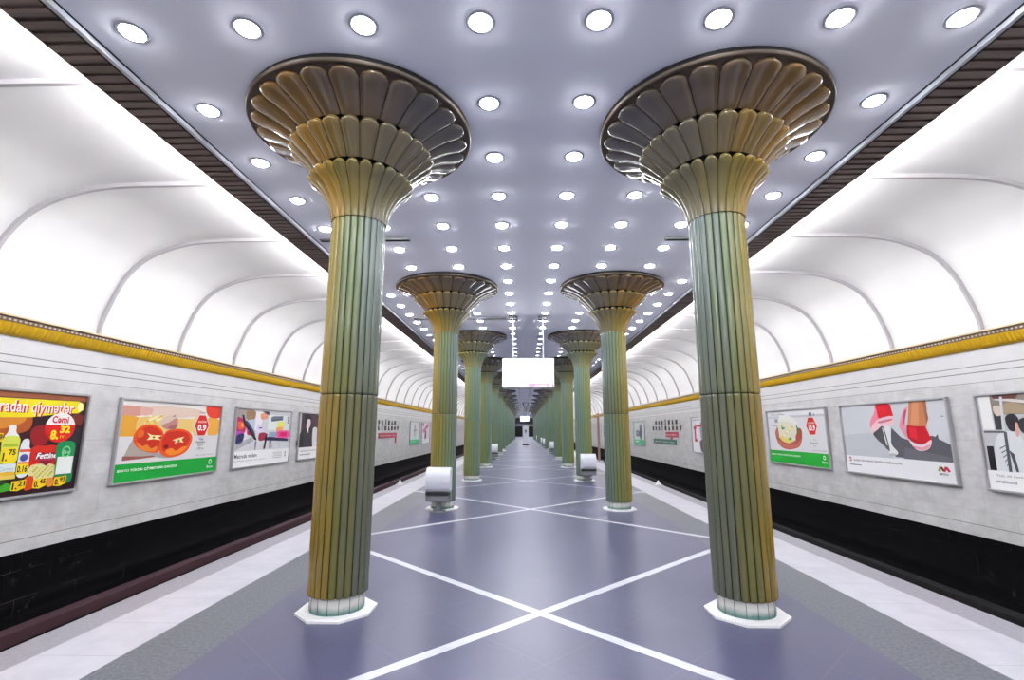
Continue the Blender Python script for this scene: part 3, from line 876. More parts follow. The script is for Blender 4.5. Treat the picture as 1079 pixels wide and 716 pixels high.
def art_groceries(a):
    a.rect('2A1418', 0, 0, 1, 1); a.rect('A05A3A', 0, 0, 1, 0.07); a.rect('6E3A24', 0, 0.055, 1, 0.075)
    a.blob('3A1218', (0.3, 0.25), (0.7, 0.22), (0.76, 0.55), (0.5, 0.75), (0.3, 0.6)); a.blob('B4561E', (0.5, 0.22), (0.68, 0.2), (0.70, 0.36), (0.6, 0.42), (0.5, 0.4))
    a.blob('D98A2C', (0.54, 0.24), (0.66, 0.22), (0.66, 0.3), (0.55, 0.36)); a.blob('9A1A20', (0.71, 0.36), (0.80, 0.33), (0.80, 0.5), (0.73, 0.52))
    a.blob('7A2A1C', (0.93, 0.2), (0.99, 0.22), (0.985, 0.32), (0.93, 0.3)); a.blob('30252E', (0.93, 0.36), (0.99, 0.4), (0.985, 0.75), (0.94, 0.7))
    a.poly('F4E414', (0.0, 0.08), (0.95, 0.06), (0.985, 0.09), (0.985, 0.15), (0.955, 0.19), (0.86, 0.20), (0.70, 0.245), (0.4, 0.26), (0.0, 0.27)); a.ell('F8F6C0', 0.962, 0.12, 0.016, 0.05)
    for d, col in ((0.006, 'D01030'), (0.0, 'FFF4E8')):
        a.text('Yaradan qiymətlər', col, 0.47 + d, 0.08 + d, 0.925 + d, 0.235 + d, 0.035 if d else 0.012)
    a.ell('F8F2F0', 0.862, 0.345, 0.086, 0.155); a.ell('E01818', 0.862, 0.345, 0.086, 0.155, 0.0, PI)
    a.rect('E01818', 0.776, 0.318, 0.948, 0.35); a.text('Cəmi', 'D01838', 0.81, 0.225, 0.905, 0.3, 0.03)
    a.text('8.', 'FFE428', 0.812, 0.37, 0.858, 0.47, 0.05); a.text('32', 'FFE428', 0.862, 0.325, 0.922, 0.405, 0.05); a.text('m', 'FFC828', 0.868, 0.43, 0.90, 0.455)
    a.blob('F2F2EA', (0.60, 0.33), (0.63, 0.33), (0.635, 0.39), (0.652, 0.44), (0.585, 0.44), (0.596, 0.39)); a.blob('D6DE58', (0.582, 0.44), (0.655, 0.44), (0.66, 0.56), (0.655, 0.68), (0.588, 0.68), (0.578, 0.56))
    a.rect('A8BC30', 0.584, 0.50, 0.655, 0.53); a.rect('F2D81C', 0.583, 0.54, 0.655, 0.685); a.text('1.', '181410', 0.590, 0.585, 0.612, 0.665, 0.04); a.text('75', '181410', 0.615, 0.555, 0.650, 0.61, 0.03)
    a.blob('E8ECF0', (0.675, 0.47), (0.705, 0.465), (0.712, 0.54), (0.722, 0.58), (0.725, 0.8), (0.672, 0.81), (0.665, 0.58)); a.rect('E05838', 0.667, 0.56, 0.724, 0.585); a.ell('4A50A0', 0.693, 0.64, 0.02, 0.035); a.rect('F07048', 0.668, 0.68, 0.724, 0.70)
    a.rect('DDE8EC', 0.575, 0.69, 0.66, 0.80); a.text('Carmen', '8AB0B8', 0.585, 0.72, 0.65, 0.755); a.blob('E8B838', (0.585, 0.77), (0.65, 0.765), (0.655, 0.80), (0.58, 0.8)); a.rect('E8C860', 0.58, 0.80, 0.665, 0.835)
    a.rect('F2D81C', 0.664, 0.70, 0.722, 0.795); a.text('0.16', '181410', 0.668, 0.715, 0.718, 0.78, 0.03)
    a.blob('D82818', (0.725, 0.545), (0.79, 0.53), (0.862, 0.54), (0.872, 0.70), (0.868, 0.88), (0.80, 0.9), (0.742, 0.89), (0.722, 0.7))
    a.blob('E8E0A0', (0.735, 0.72), (0.86, 0.73), (0.862, 0.86), (0.80, 0.87), (0.738, 0.86)); 
    for i in range(26):
        u = 0.745 + 0.108 * ((i * 37) % 26) / 26; v = 0.735 + 0.11 * ((i * 17) % 26) / 26
        a.ell('B8BC50' if i % 2 else 'D8CC70', u, v, 0.007, 0.010, n=8)
    a.poly('8E1030', (0.744, 0.60), (0.865, 0.60), (0.862, 0.655), (0.81, 0.735), (0.757, 0.66)); a.text('Fettine', 'FFFFFF', 0.75, 0.60, 0.86, 0.66, 0.03, 0.008)
    a.rect('C83050', 0.762, 0.668, 0.85, 0.678); a.rect('C01820', 0.72, 0.86, 0.875, 0.92)
    a.blob('1C8A50', (0.857, 0.51), (0.955, 0.505), (0.962, 0.70), (0.965, 0.91), (0.88, 0.91), (0.86, 0.70)); a.rect('EEF2EE', 0.868, 0.65, 0.960, 0.83); a.ring('70D890', '1C8A50', 0.912, 0.60, 0.026, 0.06, 0.75); a.text('Eko', 'C8F0C0', 0.895, 0.585, 0.93, 0.62)
    a.rect('2A7A48', 0.90, 0.84, 0.93, 0.87); a.blob('48B030', (0.50, 0.88), (0.60, 0.87), (0.64, 0.88), (0.645, 0.94), (0.5, 0.95)); a.blob('1A4018', (0.56, 0.83), (0.62, 0.85), (0.6, 0.89), (0.55, 0.88))
    a.blob('E04A18', (0.71, 0.84), (0.75, 0.83), (0.757, 0.94), (0.715, 0.95)); a.blob('E89038', (0.833, 0.86), (0.86, 0.87), (0.862, 0.94), (0.83, 0.94))
    for u0, s1, s2 in ((0.648, '1.', '21'), (0.755, '0.', '45'), (0.865, '0.', '95')):
        a.poly('F2CC1C', (u0, 0.86), (u0 + 0.07, 0.85), (u0 + 0.07, 0.93), (u0 + 0.035, 0.955), (u0, 0.945)); a.text(s1, '181410', u0 + 0.006, 0.875, u0 + 0.030, 0.94, 0.04); a.text(s2, '181410', u0 + 0.032, 0.862, u0 + 0.066, 0.91, 0.03)
    a.rect('F2CC1C', 0.54, 0.40, 0.57, 0.48); a.text('9', '181410', 0.552, 0.41, 0.568, 0.465, 0.03)
    for k in range(5):
        a.blob(('C8D040', 'E8E4DA', 'B02028', 'E0B030', '3A8A40')[k], (0.06 + 0.09 * k, 0.40), (0.12 + 0.09 * k, 0.40), (0.125 + 0.09 * k, 0.80), (0.055 + 0.09 * k, 0.80))

def green_foot(a, txt, shade='12A53A', v=0.785, word='Bravo'):
    a.rect(shade, 0, v, 1, 1)
    a.text(txt, 'F4FFF4', 0.03, v + 0.055, 0.56, v + 0.105, 0.02)
    a.ring('F4FFF4', shade, 0.925, v + 0.07, 0.018, 0.038, 0.6); a.text(word, 'F4FFF4', 0.89, v + 0.125, 0.965, v + 0.165, 0.02)
def hexagon(a, num):
    pts = [(0.74, 0.15), (0.815, 0.15), (0.865, 0.30), (0.825, 0.45), (0.745, 0.45), (0.70, 0.30)]
    c = (0.782, 0.30)
    a.poly('F8E8E4', *[(c[0] + (u - c[0]) * 1.12, c[1] + (v - c[1]) * 1.1) for u, v in pts]); a.poly('D82020', *pts)
    a.text('ENDİRİM', 'FFE0D8', 0.735, 0.222, 0.83, 0.262, 0.02); a.text(num, 'FFFFFF', 0.735, 0.285, 0.835, 0.385, 0.04)

def art_tomato(a):
    a.rect('EDE8E4', 0, 0, 1, 1); a.rect('F4EFEA', 0, 0, 1, 0.2); a.blob('E8D0C0', (0.25, 0.06), (0.7, 0.06), (0.8, 0.15), (0.5, 0.2), (0.25, 0.18))
    a.blob('D49A8C', (0, 0.08), (0.12, 0.07), (0.2, 0.09), (0.2, 0.17), (0.1, 0.2), (0, 0.19)); a.blob('E0B0A4', (0.16, 0.08), (0.26, 0.09), (0.25, 0.17), (0.17, 0.18))
    a.rect('F0D080', 0.0, 0.21, 1, 0.40); a.blob('E8A93A', (0, 0.21), (0.15, 0.21), (0.19, 0.3), (0.13, 0.46), (0, 0.45)); a.blob('F0C878', (0.15, 0.22), (0.3, 0.22), (0.3, 0.4), (0.16, 0.44))
    a.blob('F0B048', (0.84, 0.2), (0.98, 0.2), (1.0, 0.3), (0.98, 0.45), (0.87, 0.44)); a.blob('F2CE8A', (0.68, 0.2), (0.84, 0.2), (0.84, 0.42), (0.7, 0.44)); a.rect('E0DEE0', 0.0, 0.45, 1, 0.785)
    a.blob('E8402C', (0.82, 0.0), (1.0, 0.0), (1.0, 0.17), (0.86, 0.165)); 
    a.poly('B0A49C', (0.13, 0.47), (0.36, 0.66), (0.47, 0.72), (0.06, 0.74), (0.1, 0.57)); a.poly('9A5A54', (0.06, 0.69), (0.22, 0.705), (0.37, 0.70), (0.42, 0.715), (0.22, 0.735), (0.06, 0.745))
    a.blob('A8A4A4', (0.3, 0.66), (0.5, 0.7), (0.62, 0.68), (0.5, 0.75), (0.35, 0.73))
    for s, du, dv, col in ((1, 0.0, 0.0, 'E8561C'), ):
        a.blob(col, (0.20, 0.31), (0.29, 0.30), (0.375, 0.38), (0.39, 0.50), (0.36, 0.66), (0.26, 0.655), (0.17, 0.59), (0.125, 0.48), (0.15, 0.37))
    a.blob('D0301A', (0.21, 0.34), (0.29, 0.33), (0.36, 0.40), (0.375, 0.52), (0.34, 0.62), (0.25, 0.60), (0.17, 0.53), (0.16, 0.42))
    a.blob('E8561C', (0.44, 0.37), (0.55, 0.355), (0.65, 0.40), (0.69, 0.50), (0.65, 0.66), (0.55, 0.735), (0.44, 0.735), (0.37, 0.66), (0.36, 0.50), (0.40, 0.41))
    a.blob('D62A16', (0.44, 0.40), (0.55, 0.385), (0.63, 0.42), (0.665, 0.50), (0.63, 0.60), (0.55, 0.66), (0.44, 0.68), (0.39, 0.62), (0.385, 0.50), (0.41, 0.43))
    a.blob('F08A2A', (0.16, 0.52), (0.21, 0.575), (0.25, 0.56), (0.29, 0.61), (0.34, 0.58), (0.33, 0.645), (0.25, 0.64), (0.19, 0.60)); a.blob('F08A2A', (0.42, 0.66), (0.48, 0.62), (0.53, 0.66), (0.59, 0.61), (0.64, 0.61), (0.58, 0.69), (0.48, 0.715)); a.blob('E87028', (0.16, 0.40), (0.2, 0.37), (0.21, 0.44), (0.165, 0.47))
    a.poly('F8E4A8', (0.235, 0.405), (0.28, 0.435), (0.38, 0.445), (0.335, 0.47), (0.37, 0.505), (0.30, 0.49), (0.24, 0.50), (0.265, 0.455)); a.poly('F8E4A8', (0.48, 0.51), (0.53, 0.485), (0.60, 0.465), (0.575, 0.505), (0.60, 0.55), (0.545, 0.535), (0.50, 0.565), (0.515, 0.525))
    a.ell('6A4A20', 0.30, 0.465, 0.012, 0.012, n=10); a.ell('6A4A20', 0.545, 0.52, 0.012, 0.014, n=10); a.ell('7A1010', 0.425, 0.595, 0.022, 0.03)
    for k in range(7):
        u = 0.19 + 0.02 * k; a.poly(('F0D880', 'E8C050', 'F8ECC0')[k % 3], (u, 0.27 - 0.02 * (k % 3)), (u + 0.085, 0.17 + 0.02 * (k % 2)), (u + 0.095, 0.20 + 0.02 * (k % 2)), (u + 0.012, 0.30 - 0.02 * (k % 3)))
    a.blob('E0C8B8', (0.33, 0.28), (0.38, 0.19), (0.46, 0.17), (0.5, 0.21), (0.46, 0.27), (0.38, 0.3)); a.blob('C88A84', (0.36, 0.31), (0.43, 0.26), (0.5, 0.2), (0.515, 0.3), (0.49, 0.36), (0.41, 0.36)); a.blob('A86A62', (0.42, 0.34), (0.48, 0.29), (0.505, 0.31), (0.48, 0.36)); a.poly('404A30', (0.455, 0.18), (0.485, 0.155), (0.47, 0.19))
    hexagon(a, '0.9')
    a.text('super qiymət', '505050', 0.74, 0.095, 0.83, 0.125); a.text('Təzə', '404044', 0.765, 0.485, 0.815, 0.52, 0.01)
    a.text('Pomidor', '404044', 0.735, 0.53, 0.845, 0.565, 0.01); a.text('kq 0.9', '404044', 0.76, 0.58, 0.815, 0.615); a.text('1.29 ₼', '404044', 0.75, 0.63, 0.825, 0.66); a.text('aksiya müddəti məhduddur', '606064', 0.74, 0.735, 0.965, 0.755)
    green_foot(a, 'BRAVO YÜKSƏK QİYMƏTLƏRƏ QARŞIDIR')

def art_blur(a):
    a.rect('D8D8DC', 0, 0, 1, 0.75); a.rect('B0A8A4', 0, 0, 0.17, 0.18); a.blob('A4805E', (0.16, 0.02), (0.30, 0.03), (0.30, 0.16), (0.22, 0.2), (0.17, 0.17)); a.blob('C0CCDC', (0.20, 0.2), (0.31, 0.2), (0.32, 0.44), (0.24, 0.38))
    a.blob('B82058', (0.0, 0.17), (0.10, 0.17), (0.15, 0.25), (0.15, 0.42), (0.0, 0.45)); a.blob('E05A40', (0.04, 0.23), (0.12, 0.24), (0.13, 0.35), (0.05, 0.35)); a.blob('F09A40', (0.09, 0.25), (0.125, 0.26), (0.125, 0.32), (0.09, 0.31)); a.blob('B048B0', (0, 0.40), (0.1, 0.39), (0.14, 0.45), (0.06, 0.52), (0, 0.5))
    a.blob('283060', (0.04, 0.46), (0.14, 0.43), (0.14, 0.54), (0.10, 0.62), (0.03, 0.6)); a.blob('4A4A78', (0.15, 0.2), (0.21, 0.24), (0.32, 0.42), (0.33, 0.53), (0.28, 0.48), (0.2, 0.34)); a.blob('E070B8', (0.165, 0.28), (0.21, 0.31), (0.28, 0.44), (0.22, 0.43), (0.17, 0.36)); a.blob('C81860', (0.19, 0.39), (0.26, 0.40), (0.27, 0.46), (0.2, 0.45))
    a.poly('201C28', (0.085, 0.10), (0.12, 0.11), (0.15, 0.22), (0.36, 0.53), (0.35, 0.56), (0.31, 0.53), (0.125, 0.26)); a.rect('F2EEF4', 0.31, 0.03, 0.43, 0.37); a.blob('F0A080', (0.40, 0.07), (0.5, 0.06), (0.52, 0.14), (0.42, 0.17)); a.poly('383438', (0.42, 0.02), (0.55, 0.02), (0.55, 0.09), (0.5, 0.07)); a.blob('E4DCF0', (0.34, 0.3), (0.42, 0.27), (0.46, 0.40), (0.36, 0.42)); a.poly('6A60A0', (0.38, 0.32), (0.44, 0.32), (0.44, 0.345), (0.385, 0.345))
    a.blob('B02048', (0.40, 0.43), (0.52, 0.43), (0.52, 0.54), (0.40, 0.56)); a.rect('E8F0EC', 0.54, 0.08, 0.96, 0.37); a.poly('70768A', (0.59, 0.13), (0.64, 0.10), (0.83, 0.09), (0.83, 0.17), (0.60, 0.205)); a.poly('4A5064', (0.60, 0.175), (0.83, 0.145), (0.83, 0.17), (0.60, 0.205)); a.blob('F0EC60', (0.74, 0.22), (0.85, 0.21), (0.85, 0.30), (0.73, 0.32)); a.blob('F8A868', (0.72, 0.32), (0.84, 0.31), (0.84, 0.38), (0.72, 0.39)); a.blob('F060A0', (0.72, 0.40), (0.85, 0.38), (0.97, 0.39), (0.97, 0.52), (0.74, 0.51)); a.blob('E81070', (0.79, 0.42), (0.92, 0.41), (0.93, 0.49), (0.8, 0.49))
    a.blob('98B0C8', (0.58, 0.42), (0.70, 0.41), (0.71, 0.50), (0.58, 0.51)); a.poly('3A2858', (0.50, 0.50), (0.62, 0.50), (0.97, 0.54), (0.97, 0.59), (0.50, 0.56)); a.poly('28242C', (0.515, 0.44), (0.545, 0.44), (0.52, 0.72), (0.49, 0.72)); a.poly('38343C', (0.59, 0.57), (0.625, 0.57), (0.625, 0.72), (0.60, 0.72))
    for k in range(5): a.poly('9A9AA0', (0.02, 0.70 - 0.02 * k), (0.30, 0.56 - 0.02 * k), (0.30, 0.57 - 0.02 * k), (0.02, 0.71 - 0.02 * k))
    a.poly('888890', (0.33, 0.56), (0.36, 0.58), (0.35, 0.73), (0.335, 0.72)); a.rect('BCC0C4', 0.64, 0.6, 0.655, 0.72); a.rect('BCC0C4', 0.78, 0.6, 0.79, 0.72)
    for k in range(3): a.rect('484850', 0.925, 0.10 + 0.05 * k, 0.955, 0.13 + 0.05 * k)
    a.rect('F4F4F5', 0, 0.735, 1, 1); a.text('Metroda reklam', '3A3A3E', 0.025, 0.785, 0.38, 0.855, 0.015); a.text('Bakı Metropoliteni stansiyalarında reklam yerləşdirilməsi', '707074', 0.03, 0.89, 0.53, 0.915)
    for k in range(4): a.rect('A8A8AC', 0.665 + 0.02 * (k % 2), 0.80 + 0.033 * k, 0.86, 0.81 + 0.033 * k)
    a.rect('6A6A70', 0.915, 0.80, 0.935, 0.84); a.rect('6A6A70', 0.915, 0.855, 0.935, 0.90)

def art_dark_portrait(a):
    a.rect('5A3A4C', 0, 0, 1, 0.75); a.rect('B8B8BC', 0.0, 0.0, 0.05, 0.75); a.blob('2A2428', (0.0, 0.5), (0.12, 0.35), (0.25, 0.3), (0.36, 0.42), (0.40, 0.75), (0.0, 0.75)); a.blob('3C3A40', (0.14, 0.36), (0.25, 0.33), (0.33, 0.5), (0.3, 0.74), (0.14, 0.74)); a.blob('E4DCDA', (0.18, 0.12), (0.25, 0.10), (0.29, 0.2), (0.26, 0.32), (0.19, 0.32)); a.blob('1E1A1E', (0.13, 0.06), (0.25, 0.03), (0.31, 0.12), (0.25, 0.12), (0.2, 0.14), (0.16, 0.3)); a.poly('F0F0F2', (0.20, 0.34), (0.25, 0.33), (0.24, 0.44)); a.blob('E0E0E4', (0.36, 0.35), (0.47, 0.32), (0.52, 0.5), (0.48, 0.75), (0.38, 0.75)); a.blob('2A2428', (0.50, 0.1), (0.62, 0.12), (0.64, 0.7), (0.5, 0.72)); a.blob('8A6A70', (0.7, 0.1), (0.95, 0.2), (0.9, 0.6), (0.72, 0.6))
    a.rect('F4F4F5', 0, 0.75, 1, 1); a.text('YERİ DAHA ÇOX EHTİYACI OLANA VERİN', '38383C', 0.06, 0.815, 0.70, 0.85, 0.012); a.rect('909094', 0.06, 0.90, 0.34, 0.918)

def art_figure_green(a):
    a.rect('DDE0E0', 0, 0, 1, 0.785); a.blob('7A8084', (0.44, 0.16), (0.52, 0.16), (0.53, 0.32), (0.44, 0.34)); a.poly('9CA0A2', (0.30, 0.36), (0.70, 0.33), (0.72, 0.40), (0.32, 0.44)); a.poly('85898C', (0.46, 0.32), (0.53, 0.32), (0.50, 0.74), (0.46, 0.74)); a.poly('A8ACAE', (0.36, 0.44), (0.42, 0.44), (0.44, 0.72), (0.41, 0.72)); a.poly('A8ACAE', (0.60, 0.42), (0.65, 0.42), (0.58, 0.60), (0.55, 0.60)); a.blob('C4E8DC', (0.4, 0.68), (0.6, 0.66), (0.66, 0.78), (0.36, 0.78)); green_foot(a, 'SÜRƏTLİ ÇATDIRILMA', '2CB878', 0.785, 'Karta')
def art_flowers(a):
    a.rect('F0E4EE', 0, 0, 1, 0.8)
    for k in range(14):
        u, v = 0.2 + 0.6 * ((k * 5) % 14) / 14, 0.1 + 0.34 * ((k * 9) % 14) / 14
        a.ell(('D85AA8', 'C03890', 'F0A0CC', 'B070B0')[k % 4], u, v, 0.10, 0.09)
    a.blob('5A4A60', (0.40, 0.40), (0.55, 0.40), (0.58, 0.70), (0.52, 0.78), (0.36, 0.78), (0.38, 0.6)); a.blob('3A3040', (0.42, 0.50), (0.52, 0.48), (0.53, 0.72), (0.42, 0.74)); a.rect('F6F4F6', 0, 0.8, 1, 1); a.rect('B8B8BC', 0.08, 0.87, 0.5, 0.89)
def art_shoes(a):
    a.rect('CFD2D8', 0, 0, 1, 0.76); a.poly('C2C5CC', (0, 0.45), (0.36, 0.4), (0.5, 0.76), (0, 0.76)); a.poly('5C5C64', (0.48, 0.30), (0.52, 0.34), (0.60, 0.47), (0.66, 0.50), (0.86, 0.44), (1.0, 0.56), (1.0, 0.76), (0.53, 0.735), (0.44, 0.62)); a.poly('6A6A72', (0.62, 0.6), (0.85, 0.66), (1.0, 0.70), (1.0, 0.76), (0.6, 0.75))
    a.blob('F08AA0', (0.39, 0.005), (0.44, 0.02), (0.46, 0.18), (0.38, 0.26), (0.315, 0.35), (0.32, 0.24), (0.37, 0.12)); a.blob('DC1428', (0.40, 0.005), (0.52, 0.005), (0.545, 0.09), (0.545, 0.20), (0.46, 0.19), (0.41, 0.20), (0.40, 0.1))
    a.blob('F0C8D0', (0.315, 0.35), (0.36, 0.27), (0.42, 0.21), (0.545, 0.18), (0.55, 0.29), (0.50, 0.31), (0.43, 0.32), (0.36, 0.41), (0.33, 0.42)); a.blob('D07888', (0.40, 0.25), (0.53, 0.215), (0.53, 0.24), (0.42, 0.275)); a.blob('56565C', (0.335, 0.42), (0.38, 0.37), (0.44, 0.315), (0.455, 0.45), (0.45, 0.60), (0.40, 0.55), (0.36, 0.49)); a.poly('E4E6EA', (0.43, 0.34), (0.44, 0.34), (0.468, 0.58), (0.455, 0.58)); a.poly('2A2A30', (0.44, 0.34), (0.455, 0.335), (0.475, 0.55), (0.468, 0.58))
    a.blob('E4E6EA', (0.455, 0.33), (0.515, 0.325), (0.51, 0.45), (0.505, 0.57), (0.55, 0.66), (0.545, 0.70), (0.50, 0.72), (0.455, 0.705), (0.48, 0.65), (0.47, 0.5)); a.blob('B8BAC0', (0.455, 0.70), (0.50, 0.69), (0.545, 0.70), (0.50, 0.725))
    a.blob('E898B0', (0.66, 0.09), (0.695, 0.08), (0.66, 0.20), (0.65, 0.38), (0.655, 0.48), (0.61, 0.38), (0.60, 0.29)); a.blob('C05070', (0.66, 0.12), (0.68, 0.12), (0.64, 0.30), (0.625, 0.30)); a.poly('C88058', (0.71, 0.0), (0.85, 0.0), (0.845, 0.14), (0.85, 0.22), (0.82, 0.34), (0.67, 0.32), (0.69, 0.16)); a.poly('D89468', (0.74, 0.0), (0.79, 0.0), (0.77, 0.3), (0.70, 0.3)); a.poly('A86844', (0.82, 0.0), (0.85, 0.0), (0.845, 0.14), (0.85, 0.22), (0.83, 0.3))
    a.poly('C81024', (0.665, 0.305), (0.74, 0.325), (0.815, 0.32), (0.835, 0.41), (0.85, 0.49), (0.79, 0.545), (0.72, 0.54), (0.66, 0.48), (0.655, 0.40)); a.poly('E0243A', (0.68, 0.33), (0.74, 0.34), (0.74, 0.5), (0.68, 0.46)); a.blob('F2D4DA', (0.655, 0.47), (0.70, 0.53), (0.78, 0.55), (0.85, 0.49), (0.83, 0.59), (0.77, 0.635), (0.71, 0.61)); a.blob('E0A0AC', (0.70, 0.575), (0.77, 0.59), (0.83, 0.55), (0.825, 0.59), (0.77, 0.63), (0.715, 0.61))
    a.poly('50525A', (0.88, 0.46), (0.905, 0.42), (0.905, 0.48)); a.rect('70727A', 0.945, 0.20, 0.965, 0.21); a.rect('B8BAC0', 0.13, 0.28, 0.15, 0.285); a.rect('A0A2AA', 0.27, 0.48, 0.29, 0.485)
    a.rect('ECECF0', 0, 0.755, 1, 1); a.text('S', 'C05070', 0.035, 0.775, 0.065, 0.845, 0.03); a.text('SAQQIZI YERƏ ATMAYIN, STANSİYANI TƏMİZ SAXLAYIN', '34343A', 0.085, 0.80, 0.575, 0.84, 0.015); a.rect('85858C', 0.035, 0.885, 0.165, 0.90)
    a.poly('8AA83A', (0.865, 0.87), (0.88, 0.81), (0.895, 0.83), (0.885, 0.87)); a.poly('7A2030', (0.885, 0.82), (0.90, 0.81), (0.918, 0.85), (0.912, 0.87), (0.90, 0.865)); a.poly('C02848', (0.91, 0.87), (0.92, 0.81), (0.94, 0.81), (0.96, 0.86), (0.945, 0.875), (0.93, 0.845), (0.92, 0.875)); a.text('METRO', '50505A', 0.875, 0.89, 0.94, 0.915, 0.02)
def art_bowl(a):
    a.rect('E0E0E4', 0, 0, 1, 0.76); a.rect('C8C8CE', 0, 0.10, 1, 0.135); a.rect('EEEEF2', 0.3, 0.02, 1.0, 0.09); a.rect('9A9AA2', 0.14, 0.15, 0.2, 0.22); a.rect('ACACB2', 0.08, 0.28, 0.24, 0.295); a.rect('B0B0B6', 0.06, 0.06, 0.34, 0.075)
    a.blob('EFF0EA', (0.24, 0.10), (0.34, 0.08), (0.46, 0.12), (0.54, 0.2), (0.57, 0.42), (0.5, 0.55), (0.3, 0.55), (0.19, 0.44), (0.21, 0.25)); a.blob('B45848', (0.13, 0.44), (0.19, 0.50), (0.30, 0.58), (0.42, 0.60), (0.54, 0.52), (0.61, 0.44), (0.60, 0.56), (0.54, 0.68), (0.38, 0.735), (0.25, 0.71), (0.165, 0.61)); a.blob('C87060', (0.17, 0.56), (0.3, 0.64), (0.5, 0.64), (0.58, 0.55), (0.54, 0.66), (0.38, 0.715), (0.24, 0.68)); a.blob('A84A3C', (0.53, 0.36), (0.60, 0.34), (0.615, 0.45), (0.56, 0.55), (0.50, 0.55)); a.blob('B86A58', (0.13, 0.44), (0.16, 0.34), (0.20, 0.32), (0.20, 0.5)); a.blob('E8E6D0', (0.20, 0.24), (0.34, 0.2), (0.5, 0.26), (0.53, 0.42), (0.46, 0.52), (0.34, 0.55), (0.22, 0.50))
    for k in range(12):
        u, v = 0.22 + 0.26 * ((k * 5) % 12) / 12, 0.30 + 0.24 * ((k * 7) % 12) / 12
        a.ell(('F0E8A8', 'E8D070', 'F4F2DC')[k % 3], u, v, 0.025, 0.022, n=10)
    a.blob('E8D878', (0.22, 0.5), (0.36, 0.52), (0.46, 0.56), (0.38, 0.62), (0.26, 0.58)); a.blob('3A9A48', (0.27, 0.27), (0.29, 0.32), (0.335, 0.32), (0.30, 0.36), (0.265, 0.35)); a.blob('2A8038', (0.53, 0.28), (0.555, 0.31), (0.575, 0.42), (0.55, 0.40)); a.blob('6A9A38', (0.39, 0.51), (0.43, 0.52), (0.42, 0.56), (0.385, 0.55)); a.rect('6A7088', 0.755, 0.06, 0.80, 0.12); a.rect('888EA0', 0.82, 0.085, 0.845, 0.115)
    hexagon(a, '10.9'); a.text('Düyü', '505054', 0.785, 0.525, 0.83, 0.55); a.text('Basmati', '505054', 0.745, 0.575, 0.86, 0.61); a.text('1kq', '606066', 0.785, 0.635, 0.82, 0.66); a.text('aksiya müddəti məhduddur', '707076', 0.76, 0.715, 0.975, 0.74)
    green_foot(a, 'BRAVO YÜKSƏK QİYMƏTLƏRƏ QARŞIDIR', '14A832', 0.765)
def art_bus(a):
    a.rect('C4C4C8', 0, 0, 1, 0.81); a.rect('8A8078', 0.08, 0.0, 1, 0.21); a.poly('A89478', (0.09, 0.12), (0.2, 0.08), (0.28, 0.14), (0.28, 0.2), (0.10, 0.2)); a.poly('D8D4D0', (0.10, 0.02), (0.5, 0.14), (0.5, 0.17), (0.10, 0.05)); a.poly('6A3A34', (0.09, 0.0), (0.24, 0.0), (0.22, 0.05), (0.10, 0.04)); a.rect('3A3A40', 0.085, 0.2, 0.13, 0.37); a.rect('F0F0EE', 0.012, 0.012, 0.078, 0.37)
    a.blob('D8C8B8', (0.09, 0.12), (0.13, 0.12), (0.14, 0.2), (0.1, 0.22)); a.blob('34343A', (0.225, 0.26), (0.4, 0.22), (0.5, 0.34), (0.4, 0.44), (0.24, 0.42)); a.rect('D0D0D4', 0.2, 0.41, 0.6, 0.50); a.poly('4A4A50', (0.25, 0.5), (0.34, 0.5), (0.38, 0.8), (0.27, 0.8))
    a.blob('DDE0E4', (0.085, 0.44), (0.125, 0.395), (0.165, 0.385), (0.205, 0.42), (0.235, 0.52), (0.245, 0.66), (0.25, 0.82), (0.045, 0.82), (0.055, 0.6)); a.blob('2C2A30', (0.15, 0.235), (0.175, 0.205), (0.205, 0.215), (0.22, 0.27), (0.205, 0.34), (0.185, 0.385), (0.16, 0.37), (0.148, 0.3)); a.blob('E0A8A0', (0.197, 0.30), (0.212, 0.31), (0.208, 0.42), (0.192, 0.43)); a.rect('1E1E22', 0.015, 0.545, 0.055, 0.8)
    for k in range(5): a.poly('70747A', (0.09 + 0.006 * k, 0.56 + 0.045 * k), (0.125, 0.53 + 0.045 * k), (0.125, 0.54 + 0.045 * k), (0.09 + 0.006 * k, 0.575 + 0.045 * k))
    a.poly('50545C', (0.14, 0.58), (0.165, 0.62), (0.175, 0.80), (0.16, 0.80)); a.poly('D4D6DA', (0.136, 0.02), (0.152, 0.02), (0.137, 0.40), (0.121, 0.40)); a.rect('5A5C62', 0.015, 0.382, 0.135, 0.402); a.poly('5A5C62', (0.128, 0.39), (0.145, 0.39), (0.138, 0.81), (0.120, 0.81))
    a.blob('E8E4E0', (0.45, 0.3), (0.62, 0.26), (0.7, 0.5), (0.66, 0.81), (0.42, 0.81)); a.blob('403A3A', (0.48, 0.14), (0.56, 0.1), (0.62, 0.16), (0.6, 0.28), (0.5, 0.28)); a.rect('F0F0F2', 0, 0.805, 1, 1); a.text('Yaşlı, əlil, hamilə və uşaqlı sərnişinlərə yer verin', '78787E', 0.045, 0.84, 0.50, 0.87); a.text('WWW.METRO.GOV.AZ', '34343A', 0.04, 0.905, 0.155, 0.93, 0.02)
